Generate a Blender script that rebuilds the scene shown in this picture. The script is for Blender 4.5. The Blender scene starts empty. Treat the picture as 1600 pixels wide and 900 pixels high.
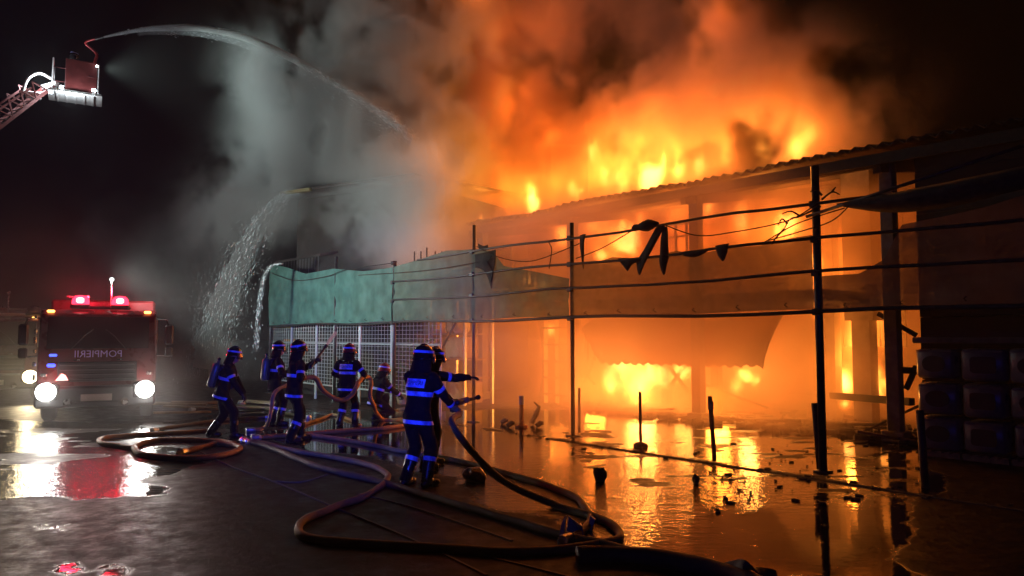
import bpy, bmesh, math, random
import numpy as np
from mathutils import Vector, Matrix, Euler, noise as mnoise

sc = bpy.context.scene
COL = sc.collection
random.seed(7)
NP = np.random.RandomState(11)

# ------------------------------------------------------------------ camera
CAM_H = 1.95
F_PX = 1140.0
PITCH = math.atan(75.0 / F_PX)
cam = bpy.data.cameras.new("camera")
cam.sensor_width = 36.0
cam.lens = 36.0 * F_PX / 1600.0
cam.clip_start = 0.05
cam.clip_end = 3000.0
cam_ob = bpy.data.objects.new("camera", cam)
COL.objects.link(cam_ob)
cam_ob.location = (0, 0, CAM_H)
cam_ob.rotation_euler = (math.pi / 2 + PITCH, 0, 0)
sc.camera = cam_ob

# ------------------------------------------------------------------ night sky
world = bpy.data.worlds.new("World")
sc.world = world
world.use_nodes = True
wn = world.node_tree
bg = wn.nodes["Background"]
sky = wn.nodes.new("ShaderNodeTexSky")
sky.sky_type = 'NISHITA'
sky.sun_disc = False
sky.sun_elevation = math.radians(-4.0)
sky.sun_rotation = math.radians(200.0)
sky.dust_density = 3.0
wn.links.new(sky.outputs["Color"], bg.inputs["Color"])
bg.inputs["Strength"].default_value = 0.005
world.cycles.sampling_method = 'NONE'

sc.view_settings.view_transform = 'Standard'
sc.view_settings.look = 'None'
sc.view_settings.exposure = 0.0
sc.view_settings.gamma = 1.0
sc.view_settings.use_curve_mapping = False
sc.render.engine = 'CYCLES'
cy = sc.cycles
cy.use_adaptive_sampling = True
cy.adaptive_threshold = 0.03
cy.adaptive_min_samples = 16
cy.use_denoising = True
try:
    cy.denoiser = 'OPENIMAGEDENOISE'
    cy.denoising_input_passes = 'RGB_ALBEDO_NORMAL'
    cy.denoising_prefilter = 'ACCURATE'
except Exception:
    pass
cy.max_bounces = 7
cy.diffuse_bounces = 2
cy.glossy_bounces = 3
cy.transmission_bounces = 3
cy.transparent_max_bounces = 12
cy.volume_bounces = 1
cy.volume_step_rate = 1.0
cy.sample_clamp_indirect = 4.0
cy.sample_clamp_direct = 40.0
cy.caustics_reflective = False
cy.caustics_refractive = False
cy.light_sampling_threshold = 0.005
sc.render.film_transparent = False

# ------------------------------------------------------------------ helpers: where things stand
CP, SP = math.cos(PITCH), math.sin(PITCH)

def ray(px, py):
    u = (px - 800.0) / F_PX
    v = (450.0 - py) / F_PX
    return Vector((u, CP - v * SP, SP + v * CP))

def at(px, py, Y):
    """Point on the sight line of a photo pixel at distance Y in front of the lens."""
    d = ray(px, py)
    return Vector((0, 0, CAM_H)) + d * (Y / d.y)

def gnd(px, py, z=0.0):
    d = ray(px, py)
    t = (z - CAM_H) / d.z
    return Vector((0, 0, CAM_H)) + d * t

# the scaffold screen and the warehouse share one pair of axes:
# s runs along the front (away from the lens), n runs into the building
F0 = gnd(1283, 737)
_vp = ray(-200, 525)
DS = Vector((_vp.x, _vp.y, 0)).normalized()
DN = Vector((DS.y, -DS.x, 0))
ROT_S = math.atan2(DS.y, DS.x)

def W(s, n, z=0.0):
    return F0 + DS * s + DN * n + Vector((0, 0, z))

def on_plane(px, py, n=0.0):
    """Photo pixel -> (s, z) on the upright plane at depth n behind the scaffold line."""
    d = ray(px, py)
    o = Vector((0, 0, CAM_H)) - (F0 + DN * n)
    t = -o.dot(DN) / d.dot(DN)
    p = Vector((0, 0, CAM_H)) + d * t
    return (p - F0).dot(DS), p.z

def sn_of(p):
    q = Vector(p) - F0
    return q.dot(DS), q.dot(DN)

# ------------------------------------------------------------------ helpers: materials
def new_mat(name):
    m = bpy.data.materials.new(name)
    m.use_nodes = True
    return m, m.node_tree.nodes, m.node_tree.links

def mat(name, col, rough=0.6, metal=0.0, var=0.25, scale=6.0, bump=0.0, spec=0.5, emit=None, estr=0.0,
        col2=None, coat=0.0, alpha=None, bscale=None):
    """Principled material whose colour and gloss are broken up by noise."""
    m, N, L = new_mat(name)
    b = N["Principled BSDF"]
    tc = N.new("ShaderNodeTexCoord")
    nz = N.new("ShaderNodeTexNoise")
    nz.inputs["Scale"].default_value = scale
    nz.inputs["Detail"].default_value = 5
    nz.inputs["Roughness"].default_value = 0.65
    L.new(tc.outputs["Object"], nz.inputs["Vector"])
    rp = N.new("ShaderNodeValToRGB")
    c = Vector(col)
    d = Vector(col2) if col2 else c * (1.0 - var)
    rp.color_ramp.elements[0].position = 0.35
    rp.color_ramp.elements[1].position = 0.68
    rp.color_ramp.elements[0].color = (*d, 1)
    rp.color_ramp.elements[1].color = (*(c if col2 else c * (1.0 + var * 0.5)), 1)
    L.new(nz.outputs["Fac"], rp.inputs["Fac"])
    L.new(rp.outputs["Color"], b.inputs["Base Color"])
    mr = N.new("ShaderNodeMapRange")
    mr.inputs["From Min"].default_value = 0.3
    mr.inputs["From Max"].default_value = 0.7
    mr.inputs["To Min"].default_value = max(0.02, rough - 0.12)
    mr.inputs["To Max"].default_value = min(1.0, rough + 0.12)
    L.new(nz.outputs["Fac"], mr.inputs["Value"])
    L.new(mr.outputs["Result"], b.inputs["Roughness"])
    b.inputs["Metallic"].default_value = metal
    b.inputs["Specular IOR Level"].default_value = spec
    b.inputs["Coat Weight"].default_value = coat
    if bump:
        n2 = N.new("ShaderNodeTexNoise")
        n2.inputs["Scale"].default_value = bscale or scale * 5
        n2.inputs["Detail"].default_value = 4
        L.new(tc.outputs["Object"], n2.inputs["Vector"])
        bp = N.new("ShaderNodeBump")
        bp.inputs["Strength"].default_value = bump
        bp.inputs["Distance"].default_value = 0.02
        L.new(n2.outputs["Fac"], bp.inputs["Height"])
        L.new(bp.outputs["Normal"], b.inputs["Normal"])
    if emit:
        b.inputs["Emission Color"].default_value = (*emit, 1)
        b.inputs["Emission Strength"].default_value = estr
    if alpha is not None:
        b.inputs["Alpha"].default_value = alpha
    return m

def emis(name, col, strength):
    m, N, L = new_mat(name)
    N.remove(N["Principled BSDF"])
    e = N.new("ShaderNodeEmission")
    e.inputs["Color"].default_value = (*col, 1)
    e.inputs["Strength"].default_value = strength
    L.new(e.outputs["Emission"], N["Material Output"].inputs["Surface"])
    return m

# ------------------------------------------------------------------ helpers: objects
def link_mesh(name, me, m=None, parent=None, smooth=False):
    o = bpy.data.objects.new(name, me)
    COL.objects.link(o)
    if m is not None:
        for k in (m if isinstance(m, (list, tuple)) else [m]):
            me.materials.append(k)
    if parent is not None:
        o.parent = parent
    if smooth:
        me.polygons.foreach_set("use_smooth", [True] * len(me.polygons))
        me.update()
    return o

class MB:
    """Collects boxes, bars, tubes and lofts and links them as one mesh object."""
    def __init__(self):
        self.v, self.f = [], []

    def add(self, verts, faces):
        b = len(self.v)
        self.v += [tuple(p) for p in verts]
        self.f += [tuple(i + b for i in f) for f in faces]
        return self

    def box(self, c, size, M=None, bev=0.0):
        sx, sy, sz = size[0] / 2, size[1] / 2, size[2] / 2
        if bev > 0:
            bm = bmesh.new()
            bmesh.ops.create_cube(bm, size=1.0)
            for v in bm.verts:
                v.co = Vector((v.co.x * size[0], v.co.y * size[1], v.co.z * size[2]))
            bmesh.ops.bevel(bm, geom=bm.edges[:], offset=min(bev, min(size) * 0.45), segments=1, affect='EDGES')
            bm.verts.index_update()
            vs = [v.co.copy() for v in bm.verts]
            fs = [[v.index for v in f.verts] for f in bm.faces]
            bm.free()
        else:
            vs = [Vector((x, y, z)) for x in (-sx, sx) for y in (-sy, sy) for z in (-sz, sz)]
            fs = [(0, 1, 3, 2), (4, 6, 7, 5), (0, 4, 5, 1), (2, 3, 7, 6), (0, 2, 6, 4), (1, 5, 7, 3)]
        if M is not None:
            vs = [M @ v for v in vs]
        c = Vector(c)
        return self.add([v + c for v in vs], fs)

    def prism(self, poly, a, b):
        """poly = 3-D ring; extruded by offset vectors a and b."""
        n = len(poly)
        a, b = Vector(a), Vector(b)
        vs = [Vector(p) + a for p in poly] + [Vector(p) + b for p in poly]
        fs = [tuple(range(n))[::-1], tuple(range(n, 2 * n))]
        fs += [(i, (i + 1) % n, (i + 1) % n + n, i + n) for i in range(n)]
        return self.add(vs, fs)

    def tube(self, pts, r, seg=8, caps=True, flat=1.0):
        pts = [Vector(p) for p in pts]
        n = len(pts)
        rs = r if isinstance(r, (list, tuple)) else [r] * n
        tans = []
        for i in range(n):
            t = pts[min(i + 1, n - 1)] - pts[max(i - 1, 0)]
            tans.append(t.normalized() if t.length > 1e-9 else Vector((0, 0, 1)))
        up = Vector((0, 0, 1))
        if abs(tans[0].dot(up)) > 0.95:
            up = Vector((1, 0, 0))
        x = tans[0].cross(up).normalized()
        vs, fs = [], []
        for i in range(n):
            x = (x - tans[i] * x.dot(tans[i]))
            x = x.normalized() if x.length > 1e-6 else tans[i].orthogonal().normalized()
            y = tans[i].cross(x)
            for k in range(seg):
                a = 2 * math.pi * k / seg
                vs.append(pts[i] + x * math.cos(a) * rs[i] + y * math.sin(a) * rs[i] * flat)
        for i in range(n - 1):
            for k in range(seg):
                k2 = (k + 1) % seg
                fs.append((i * seg + k, i * seg + k2, (i + 1) * seg + k2, (i + 1) * seg + k))
        if caps:
            fs.append(tuple(range(seg))[::-1])
            fs.append(tuple(range((n - 1) * seg, n * seg)))
        return self.add(vs, fs)

    def bar(self, a, b, w, h=None):
        """Square-section bar from a to b."""
        a, b = Vector(a), Vector(b)
        h = h or w
        t = (b - a).normalized()
        up = Vector((0, 0, 1)) if abs(t.z) < 0.95 else Vector((1, 0, 0))
        x = t.cross(up).normalized() * (w / 2)
        y = x.normalized().cross(t) * (h / 2)
        vs = [p + i * x + j * y for p in (a, b) for i, j in ((-1, -1), (1, -1), (1, 1), (-1, 1))]
        return self.add(vs, [(3, 2, 1, 0), (4, 5, 6, 7), (0, 1, 5, 4), (1, 2, 6, 5), (2, 3, 7, 6), (3, 0, 4, 7)])

    def lathe(self, prof, c=(0, 0, 0), seg=12, M=None):
        c = Vector(c)
        vs, fs = [], []
        for (r, z) in prof:
            for k in range(seg):
                a = 2 * math.pi * k / seg
                p = Vector((r * math.cos(a), r * math.sin(a), z))
                vs.append((M @ p if M is not None else p) + c)
        for i in range(len(prof) - 1):
            for k in range(seg):
                k2 = (k + 1) % seg
                fs.append((i * seg + k, i * seg + k2, (i + 1) * seg + k2, (i + 1) * seg + k))
        fs.append(tuple(range(seg))[::-1])
        fs.append(tuple(range((len(prof) - 1) * seg, len(prof) * seg)))
        return self.add(vs, fs)

    def mesh(self, name):
        me = bpy.data.meshes.new(name)
        me.from_pydata(self.v, [], self.f)
        me.update()
        return me

    def build(self, name, m=None, parent=None, smooth=False, loc=None, origin=True):
        """Link as an object; a top-level mesh gets its origin at the middle of its base."""
        if parent is None and origin and loc is None:
            a = np.array(self.v)
            o = Vector(((a[:, 0].min() + a[:, 0].max()) / 2, (a[:, 1].min() + a[:, 1].max()) / 2, a[:, 2].min()))
            self.v = [tuple(Vector(p) - o) for p in self.v]
            loc = o
        ob = link_mesh(name, self.mesh(name), m, None, smooth)
        if loc is not None:
            ob.location = loc
        if parent is not None:
            ob.parent = parent
        return ob

def tag(o, label=None, cat=None, group=None, kind=None):
    for k, v in (("label", label), ("category", cat), ("group", group), ("kind", kind)):
        if v:
            o[k] = v
    if cat and not kind:
        o["kind"] = "thing"
    return o

def empty(name, loc=(0, 0, 0), rz=0.0, label=None, cat=None, group=None):
    o = bpy.data.objects.new(name, None)
    o.empty_display_size = 0.2
    COL.objects.link(o)
    o.location = loc
    o.rotation_euler = (0, 0, rz)
    return tag(o, label, cat, group)

def local(root):
    """World point -> the root's own axes (roots are only moved and turned about z)."""
    Mi = (Matrix.Translation(root.location) @ root.rotation_euler.to_matrix().to_4x4()).inverted()
    return lambda p: Mi @ Vector(p)

def smooth_path(pts, per=8):
    """Catmull-Rom through the points."""
    P = [Vector(p) for p in pts]
    out = []
    for i in range(len(P) - 1):
        p0, p1, p2, p3 = P[max(i - 1, 0)], P[i], P[i + 1], P[min(i + 2, len(P) - 1)]
        for k in range(per):
            t = k / per
            out.append(0.5 * ((2 * p1) + (p2 - p0) * t + (2 * p0 - 5 * p1 + 4 * p2 - p3) * t * t
                              + (3 * p1 - p0 - 3 * p2 + p3) * t ** 3))
    out.append(P[-1])
    return out

def lamp(name, kind, loc, col, power, size=0.2, target=None, cone=60, blend=0.5):
    l = bpy.data.lights.new(name, kind)
    l.color = col
    l.energy = power
    l.shadow_soft_size = size
    if kind == 'SPOT':
        l.spot_size = math.radians(cone)
        l.spot_blend = blend
    o = bpy.data.objects.new(name, l)
    COL.objects.link(o)
    o.location = loc
    if target is not None:
        o.rotation_euler = (Vector(target) - Vector(loc)).to_track_quat('-Z', 'Y').to_euler()
    return o

# value noise on numpy arrays, used to sculpt smoke and flames
_LAT = NP.rand(64, 64, 64).astype(np.float32)

def vnoise(x, y, z):
    xi, yi, zi = np.floor(x).astype(np.int32), np.floor(y).astype(np.int32), np.floor(z).astype(np.int32)
    fx, fy, fz = x - xi, y - yi, z - zi
    fx, fy, fz = fx * fx * (3 - 2 * fx), fy * fy * (3 - 2 * fy), fz * fz * (3 - 2 * fz)
    x0, x1, y0, y1, z0, z1 = xi & 63, (xi + 1) & 63, yi & 63, (yi + 1) & 63, zi & 63, (zi + 1) & 63
    A = _LAT
    c00 = A[x0, y0, z0] * (1 - fx) + A[x1, y0, z0] * fx
    c10 = A[x0, y1, z0] * (1 - fx) + A[x1, y1, z0] * fx
    c01 = A[x0, y0, z1] * (1 - fx) + A[x1, y0, z1] * fx
    c11 = A[x0, y1, z1] * (1 - fx) + A[x1, y1, z1] * fx
    return (c00 * (1 - fy) + c10 * fy) * (1 - fz) + (c01 * (1 - fy) + c11 * fy) * fz

def fbm(x, y, z, octaves=4, gain=0.5):
    v, a, t = 0.0, 1.0, 0.0
    for o in range(octaves):
        k = 2.03 ** o
        v = v + a * vnoise(x * k + 7.3 * o, y * k + 3.1 * o, z * k + 11.7 * o)
        t += a
        a *= gain
    return v / t

def sstep(a, b, x):
    t = np.clip((x - a) / (b - a), 0, 1)
    return t * t * (3 - 2 * t)

def vdb_cloud(name, lo, hi, vox, field, m):
    """A cloud whose density grid is sculpted in numpy; geometry nodes turn the samples into a volume."""
    lo, hi = Vector(lo), Vector(hi)
    nx, ny, nz = (max(2, int(round((hi[i] - lo[i]) / vox))) for i in range(3))
    xs = lo.x + (np.arange(nx, dtype=np.float32) + 0.5) * vox
    ys = lo.y + (np.arange(ny, dtype=np.float32) + 0.5) * vox
    zs = lo.z + (np.arange(nz, dtype=np.float32) + 0.5) * vox
    X, Y, Z = np.meshgrid(xs, ys, zs, indexing='ij')
    D = np.asarray(field(X, Y, Z), dtype=np.float32)
    D[0], D[-1] = 0, 0
    D[:, 0], D[:, -1] = 0, 0
    D[:, :, 0], D[:, :, -1] = 0, 0
    me = bpy.data.meshes.new(name)
    me.vertices.add(nx * ny * nz)
    at_ = me.attributes.new("amount", 'FLOAT', 'POINT')
    at_.data.foreach_set("value", D.ravel())
    ob = bpy.data.objects.new(name, me)
    COL.objects.link(ob)
    ng = bpy.data.node_groups.new(name + "_grid", 'GeometryNodeTree')
    ng.interface.new_socket("Geometry", in_out='INPUT', socket_type='NodeSocketGeometry')
    ng.interface.new_socket("Geometry", in_out='OUTPUT', socket_type='NodeSocketGeometry')
    N, L = ng.nodes, ng.links
    gi, go = N.new("NodeGroupInput"), N.new("NodeGroupOutput")
    vc = N.new("GeometryNodeVolumeCube")
    vc.inputs["Min"].default_value = lo
    vc.inputs["Max"].default_value = (lo.x + nx * vox, lo.y + ny * vox, lo.z + nz * vox)
    for k, n_ in (("Resolution X", nx), ("Resolution Y", ny), ("Resolution Z", nz)):
        vc.inputs[k].default_value = n_
    pos = N.new("GeometryNodeInputPosition")
    sep = N.new("ShaderNodeSeparateXYZ")
    L.new(pos.outputs[0], sep.inputs[0])
    def mth(op, a, b=None, c=None):
        q = N.new("ShaderNodeMath")
        q.operation = op
        for i, v in enumerate((a, b, c)):
            if v is None:
                continue
            if isinstance(v, (int, float)):
                q.inputs[i].default_value = v
            else:
                L.new(v, q.inputs[i])
        return q.outputs[0]
    idx = []
    for k, (l_, n_) in enumerate(((lo.x, nx), (lo.y, ny), (lo.z, nz))):
        # voxel centres sit on a (n-1)-interval lattice between Min and Max
        t = mth('MULTIPLY', mth('SUBTRACT', sep.outputs[k], l_), (n_ - 1) / (n_ * vox))
        idx.append(mth('MINIMUM', mth('MAXIMUM', mth('ROUND', t), 0.0), n_ - 1.0))
    flat = mth('MULTIPLY_ADD', mth('MULTIPLY_ADD', idx[0], float(ny), idx[1]), float(nz), idx[2])
    f2i = N.new("FunctionNodeFloatToInt")
    f2i.rounding_mode = 'ROUND'
    L.new(flat, f2i.inputs[0])
    si = N.new("GeometryNodeSampleIndex")
    si.data_type = 'FLOAT'
    si.domain = 'POINT'
    L.new(gi.outputs[0], si.inputs["Geometry"])
    na = N.new("GeometryNodeInputNamedAttribute")
    na.data_type = 'FLOAT'
    na.inputs["Name"].default_value = "amount"
    L.new(na.outputs["Attribute"], si.inputs["Value"])
    L.new(f2i.outputs[0], si.inputs["Index"])
    L.new(si.outputs["Value"], vc.inputs["Density"])
    sm = N.new("GeometryNodeSetMaterial")
    sm.inputs["Material"].default_value = m
    L.new(vc.outputs[0], sm.inputs["Geometry"])
    L.new(sm.outputs[0], go.inputs[0])
    md = ob.modifiers.new("cloud_grid", 'NODES')
    md.node_group = ng
    me.materials.append(m)
    return ob
# ------------------------------------------------------------------ shared materials
M_STEEL = mat("scaffold_steel", (0.085, 0.08, 0.08), 0.45, 0.6, 0.4, 9, 0.1)
M_GALV = mat("galvanised_wire", (0.55, 0.57, 0.58), 0.4, 0.7, 0.2, 20)
M_CONC = mat("sooty_concrete", (0.15, 0.135, 0.125), 0.85, 0, 0.5, 2.5, 0.35)
M_CHAR = mat("charred_timber", (0.035, 0.028, 0.024), 0.9, 0, 0.5, 12, 0.6)
M_ROOF = mat("sooty_corrugated_sheet", (0.07, 0.055, 0.05), 0.6, 0.3, 0.5, 1.6, 0.15)
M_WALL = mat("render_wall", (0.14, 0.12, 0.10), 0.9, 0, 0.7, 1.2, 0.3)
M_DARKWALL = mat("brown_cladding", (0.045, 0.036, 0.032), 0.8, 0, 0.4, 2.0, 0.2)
M_WOODBEAM = mat("timber_beam", (0.22, 0.15, 0.09), 0.8, 0, 0.45, 7, 0.3)

# ------------------------------------------------------------------ ground: one sheet out to the horizon
def axis(lo, hi, step, far):
    a = list(np.arange(lo, hi + 1e-6, step))
    d, l, r = step, lo, hi
    while r < far:
        d *= 1.6
        l -= d
        r += d
        a = [l] + a + [r]
    return np.array(a)

def inside(px_poly, X, Y, soft=0.5):
    """Soft mask (1 inside) of a polygon given by photo pixels lying on the ground."""
    P = [gnd(*p) for p in px_poly]
    sd = np.full(X.shape, 1e9)
    ins = np.zeros(X.shape, bool)
    for i in range(len(P)):
        a, b = P[i], P[(i + 1) % len(P)]
        ex, ey = b.x - a.x, b.y - a.y
        wx, wy = X - a.x, Y - a.y
        t = np.clip((wx * ex + wy * ey) / (ex * ex + ey * ey + 1e-9), 0, 1)
        sd = np.minimum(sd, (wx - ex * t) ** 2 + (wy - ey * t) ** 2)
        c = ((a.y > Y) != (b.y > Y)) & (X < (b.x - a.x) * (Y - a.y) / (b.y - a.y + 1e-12) + a.x)
        ins ^= c
    d = np.sqrt(sd)
    return np.clip(0.5 + np.where(ins, d, -d) / (2 * soft), 0, 1)

gx, gy = axis(-13, 15, 0.11, 260), axis(2.5, 26, 0.11, 260)
GX, GY = np.meshgrid(gx, gy, indexing='ij')
_z0 = np.zeros_like(GX)
blot = fbm(GX * 0.9, GY * 0.9, _z0 + 3, 4)
# standing water: the flooded strip before the fire, and the pool before the fire engine
wet_r = inside([(640, 640), (1440, 640), (1470, 720), (1460, 905), (1180, 930), (1000, 868), (860, 835), (760, 790), (690, 745), (610, 720), (420, 690), (440, 668)], GX, GY, 0.55)
wet_l = inside([(-200, 655), (60, 650), (235, 664), (300, 690), (262, 745), (160, 790), (-40, 802), (-260, 780)], GX, GY, 0.45)
wet_m = inside([(330, 640), (640, 636), (660, 700), (420, 690), (250, 668)], GX, GY, 0.7) * 0.8
spots = np.maximum.reduce([inside(p, GX, GY, 0.05) for p in (
    [(92, 878), (118, 878), (136, 890), (128, 897), (112, 892), (104, 903), (86, 903)],
    [(158, 884), (180, 881), (200, 887), (202, 899), (172, 906), (156, 896)],
    [(86, 824), (98, 820), (104, 828), (94, 832)], [(54, 822), (68, 819), (74, 825), (60, 829)])])
streak = fbm(GX * 0.55 + 4, GY * 1.5, _z0 + 14, 4)
pool = np.clip(np.maximum.reduce([wet_r, wet_l, wet_m]) + (blot - 0.52) * 1.15 + (streak - .54) * 2.4 * (wet_l > 0.02), 0, 1)
pool = np.maximum(sstep(0.44, 0.56, pool), spots)
# rough, broken patches inside the flood and the silt that stands out of it
rip_c = gnd(930, 770)
ripple = np.exp(-(((GX - rip_c.x) / 2.3) ** 2 + ((GY - rip_c.y) / 2.4) ** 2))
ripple = np.maximum(ripple, 0.55 * np.exp(-(((GX - gnd(1010, 690).x) / 2.0) ** 2 + ((GY - gnd(1010, 690).y) / 3.0) ** 2)))
calm = inside([(1060, 790), (1500, 790), (1500, 930), (1040, 930)], GX, GY, 0.5)
ripple = np.clip(ripple * (1 - calm), 0, 1) + 0.03
ripple = np.maximum(ripple, wet_l * 0.75)
sS, sN = (GX - F0.x) * DS.x + (GY - F0.y) * DS.y, (GX - F0.x) * DN.x + (GY - F0.y) * DN.y
silt = np.exp(-((sN + 0.55 + 0.25 * (blot - .5)) / 0.22) ** 2) * sstep(0.42, 0.62, fbm(GX * 2.3, GY * 2.3, _z0 + 9, 3)) * (sS < 9)
silt = np.maximum(silt, sstep(0.60, 0.68, fbm(GX * 1.7, GY * 3.1, _z0 + 21, 4)) * inside([(880, 655), (1430, 655), (1420, 780), (900, 790)], GX, GY, .6))
pool = pool * (1 - 0.9 * silt)
gz = (fbm(GX * 0.5, GY * 0.5, _z0, 2) - 0.5) * 0.02 * (1 - pool)
gz = np.where((np.abs(GX) < 20) & (GY < 30) & (GY > 0), gz + 0.004 * silt, -0.01)
nX, nY = len(gx), len(gy)
me = bpy.data.meshes.new("ground")
ii = np.arange(nX * nY).reshape(nX, nY)
quads = np.stack([ii[:-1, :-1], ii[1:, :-1], ii[1:, 1:], ii[:-1, 1:]], -1).reshape(-1, 4)
me.from_pydata(np.stack([GX, GY, gz], -1).reshape(-1, 3).tolist(), [], quads.tolist())
for nm, arr in (("pool", pool), ("ripple", ripple)):
    a_ = me.attributes.new(nm, 'FLOAT', 'POINT')
    a_.data.foreach_set("value", arr.astype(np.float32).ravel())
m, N, L = new_mat("wet_yard")
b = N["Principled BSDF"]
tc = N.new("ShaderNodeTexCoord")
def tex(scale, det=5, rough=0.6, vec=None):
    t = N.new("ShaderNodeTexNoise")
    t.inputs["Scale"].default_value = scale
    t.inputs["Detail"].default_value = det
    t.inputs["Roughness"].default_value = rough
    L.new(vec or tc.outputs["Object"], t.inputs["Vector"])
    return t.outputs["Fac"]
def mrange(v, a, b_, c, d):
    q = N.new("ShaderNodeMapRange")
    q.inputs["From Min"].default_value, q.inputs["From Max"].default_value = a, b_
    q.inputs["To Min"].default_value, q.inputs["To Max"].default_value = c, d
    L.new(v, q.inputs["Value"])
    return q.outputs["Result"]
def math_(op, x, y):
    q = N.new("ShaderNodeMath")
    q.operation = op
    for i, v in enumerate((x, y)):
        if isinstance(v, (int, float)):
            q.inputs[i].default_value = v
        else:
            L.new(v, q.inputs[i])
    return q.outputs[0]
def mixf(f, x, y):
    q = N.new("ShaderNodeMix")
    q.data_type = 'FLOAT'
    L.new(f, q.inputs[0])
    for i, v in ((2, x), (3, y)):
        if isinstance(v, (int, float)):
            q.inputs[i].default_value = v
        else:
            L.new(v, q.inputs[i])
    return q.outputs[0]
ap, ar = N.new("ShaderNodeAttribute"), N.new("ShaderNodeAttribute")
ap.attribute_name, ar.attribute_name = "pool", "ripple"
edge = math_('ADD', ap.outputs["Fac"], mrange(tex(7, 8, 0.72), 0.3, 0.7, -0.42, 0.42))
mask = mrange(edge, 0.28, 0.72, 0.0, 1.0)
rp = N.new("ShaderNodeValToRGB")
rp.color_ramp.elements[0].position, rp.color_ramp.elements[1].position = 0.3, 0.75
rp.color_ramp.elements[0].color, rp.color_ramp.elements[1].color = (0.014, 0.009, 0.008, 1), (0.042, 0.028, 0.023, 1)
L.new(tex(1.3, 8, 0.7), rp.inputs["Fac"])
mc = N.new("ShaderNodeMix")
mc.data_type = 'RGBA'
L.new(mask, mc.inputs[0])
L.new(rp.outputs["Color"], mc.inputs[6])
mc.inputs[7].default_value = (0.016, 0.012, 0.010, 1)
sp = N.new("ShaderNodeTexVoronoi")          # ash flecks and grit
sp.inputs["Scale"].default_value = 26
L.new(tc.outputs["Object"], sp.inputs["Vector"])
fl = math_('MULTIPLY', mrange(sp.outputs["Distance"], .10, .16, 1.0, 0.0), mrange(tex(2.2, 4), .50, .62, 0.0, 1.0))
m2 = N.new("ShaderNodeMix")
m2.data_type = 'RGBA'
L.new(fl, m2.inputs[0])
L.new(mc.outputs[2], m2.inputs[6])
m2.inputs[7].default_value = (0.14, 0.11, 0.09, 1)
L.new(m2.outputs[2], b.inputs["Base Color"])
dry_r = mrange(tex(3.5, 7, 0.7), 0.3, 0.7, 0.34, 0.70)
L.new(mixf(mask, dry_r, mrange(ar.outputs["Fac"], 0.0, 0.8, 0.04, 0.16)), b.inputs["Roughness"])
b.inputs["IOR"].default_value = 1.33
L.new(mixf(mask, 0.25, 0.8), b.inputs["Specular IOR Level"])
# ripples on the water, coarse grain on the rest
mp = N.new("ShaderNodeMapping")
mp.inputs["Scale"].default_value = (1.0, 2.2, 1.0)
L.new(tc.outputs["Object"], mp.inputs["Vector"])
wave = math_('ADD', tex(4.5, 3, 0.5, mp.outputs["Vector"]), math_('MULTIPLY', tex(14, 2, 0.5, mp.outputs["Vector"]), 0.45))
wave = math_('MULTIPLY', wave, math_('MULTIPLY', ar.outputs["Fac"], 0.028))
grain = math_('ADD', math_('MULTIPLY', tex(90, 3), 0.004), math_('MULTIPLY', tex(7, 4), 0.010))
bp = N.new("ShaderNodeBump")
bp.inputs["Strength"].default_value = 1.0
bp.inputs["Distance"].default_value = 1.0
L.new(mixf(mask, grain, wave), bp.inputs["Height"])
L.new(bp.outputs["Normal"], b.inputs["Normal"])
ground = link_mesh("ground", me, m, None, True)
tag(ground, "wet dark yard with pools of water mirroring the fire", None, None, "structure")

# sunk concrete edging that runs along the foot of the scaffold
k = MB()
for a, b_ in ((-6.0, -2.95), (-2.93, 0.1), (0.12, 3.1), (3.12, 5.0)):
    c = (W(a, -0.62) + W(b_, -0.62)) / 2
    k.box(c + Vector((0, 0, -0.012)), (b_ - a, 0.10, 0.05), Matrix.Rotation(ROT_S, 4, 'Z'), 0.01)
tag(k.build("kerb", M_CHAR), "low sunken kerb strip along the foot of the scaffold", None, None, "structure")
# expansion joints of the yard on the near side: narrow raised seams of old sealant
k = MB()
for pts in ([(240, 670), (345, 722), (425, 752), (520, 792), (640, 842), (760, 900)], [(560, 772), (640, 792), (720, 818), (800, 846)],
            [(760, 870), (900, 905)], [(425, 752), (470, 754), (512, 742)]):
    P = smooth_path([gnd(*p) for p in pts], 6)
    for p, q in zip(P[:-1], P[1:]):
        k.bar(p + Vector((0, 0, 0.006)), q + Vector((0, 0, 0.006)), 0.022, 0.016)
tag(k.build("joint_seam", mat("joint_sealant", (0.13, 0.10, 0.085), 0.6, 0, .4, 5)), "thin pale seams between the yard slabs", None, None, "structure")
# ------------------------------------------------------------------ the burning warehouse (local axes: x = along the front, -y = into the building)
def LP(s, n, z):
    return Vector((s, -n, z))

hall = empty("burning_warehouse", F0, ROT_S, "long open-fronted warehouse on fire under a dark corrugated roof", "warehouse")
S_PILLAR = on_plane(1398, 600, 4.0)[0]      # the pillar left of the dark wall
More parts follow.
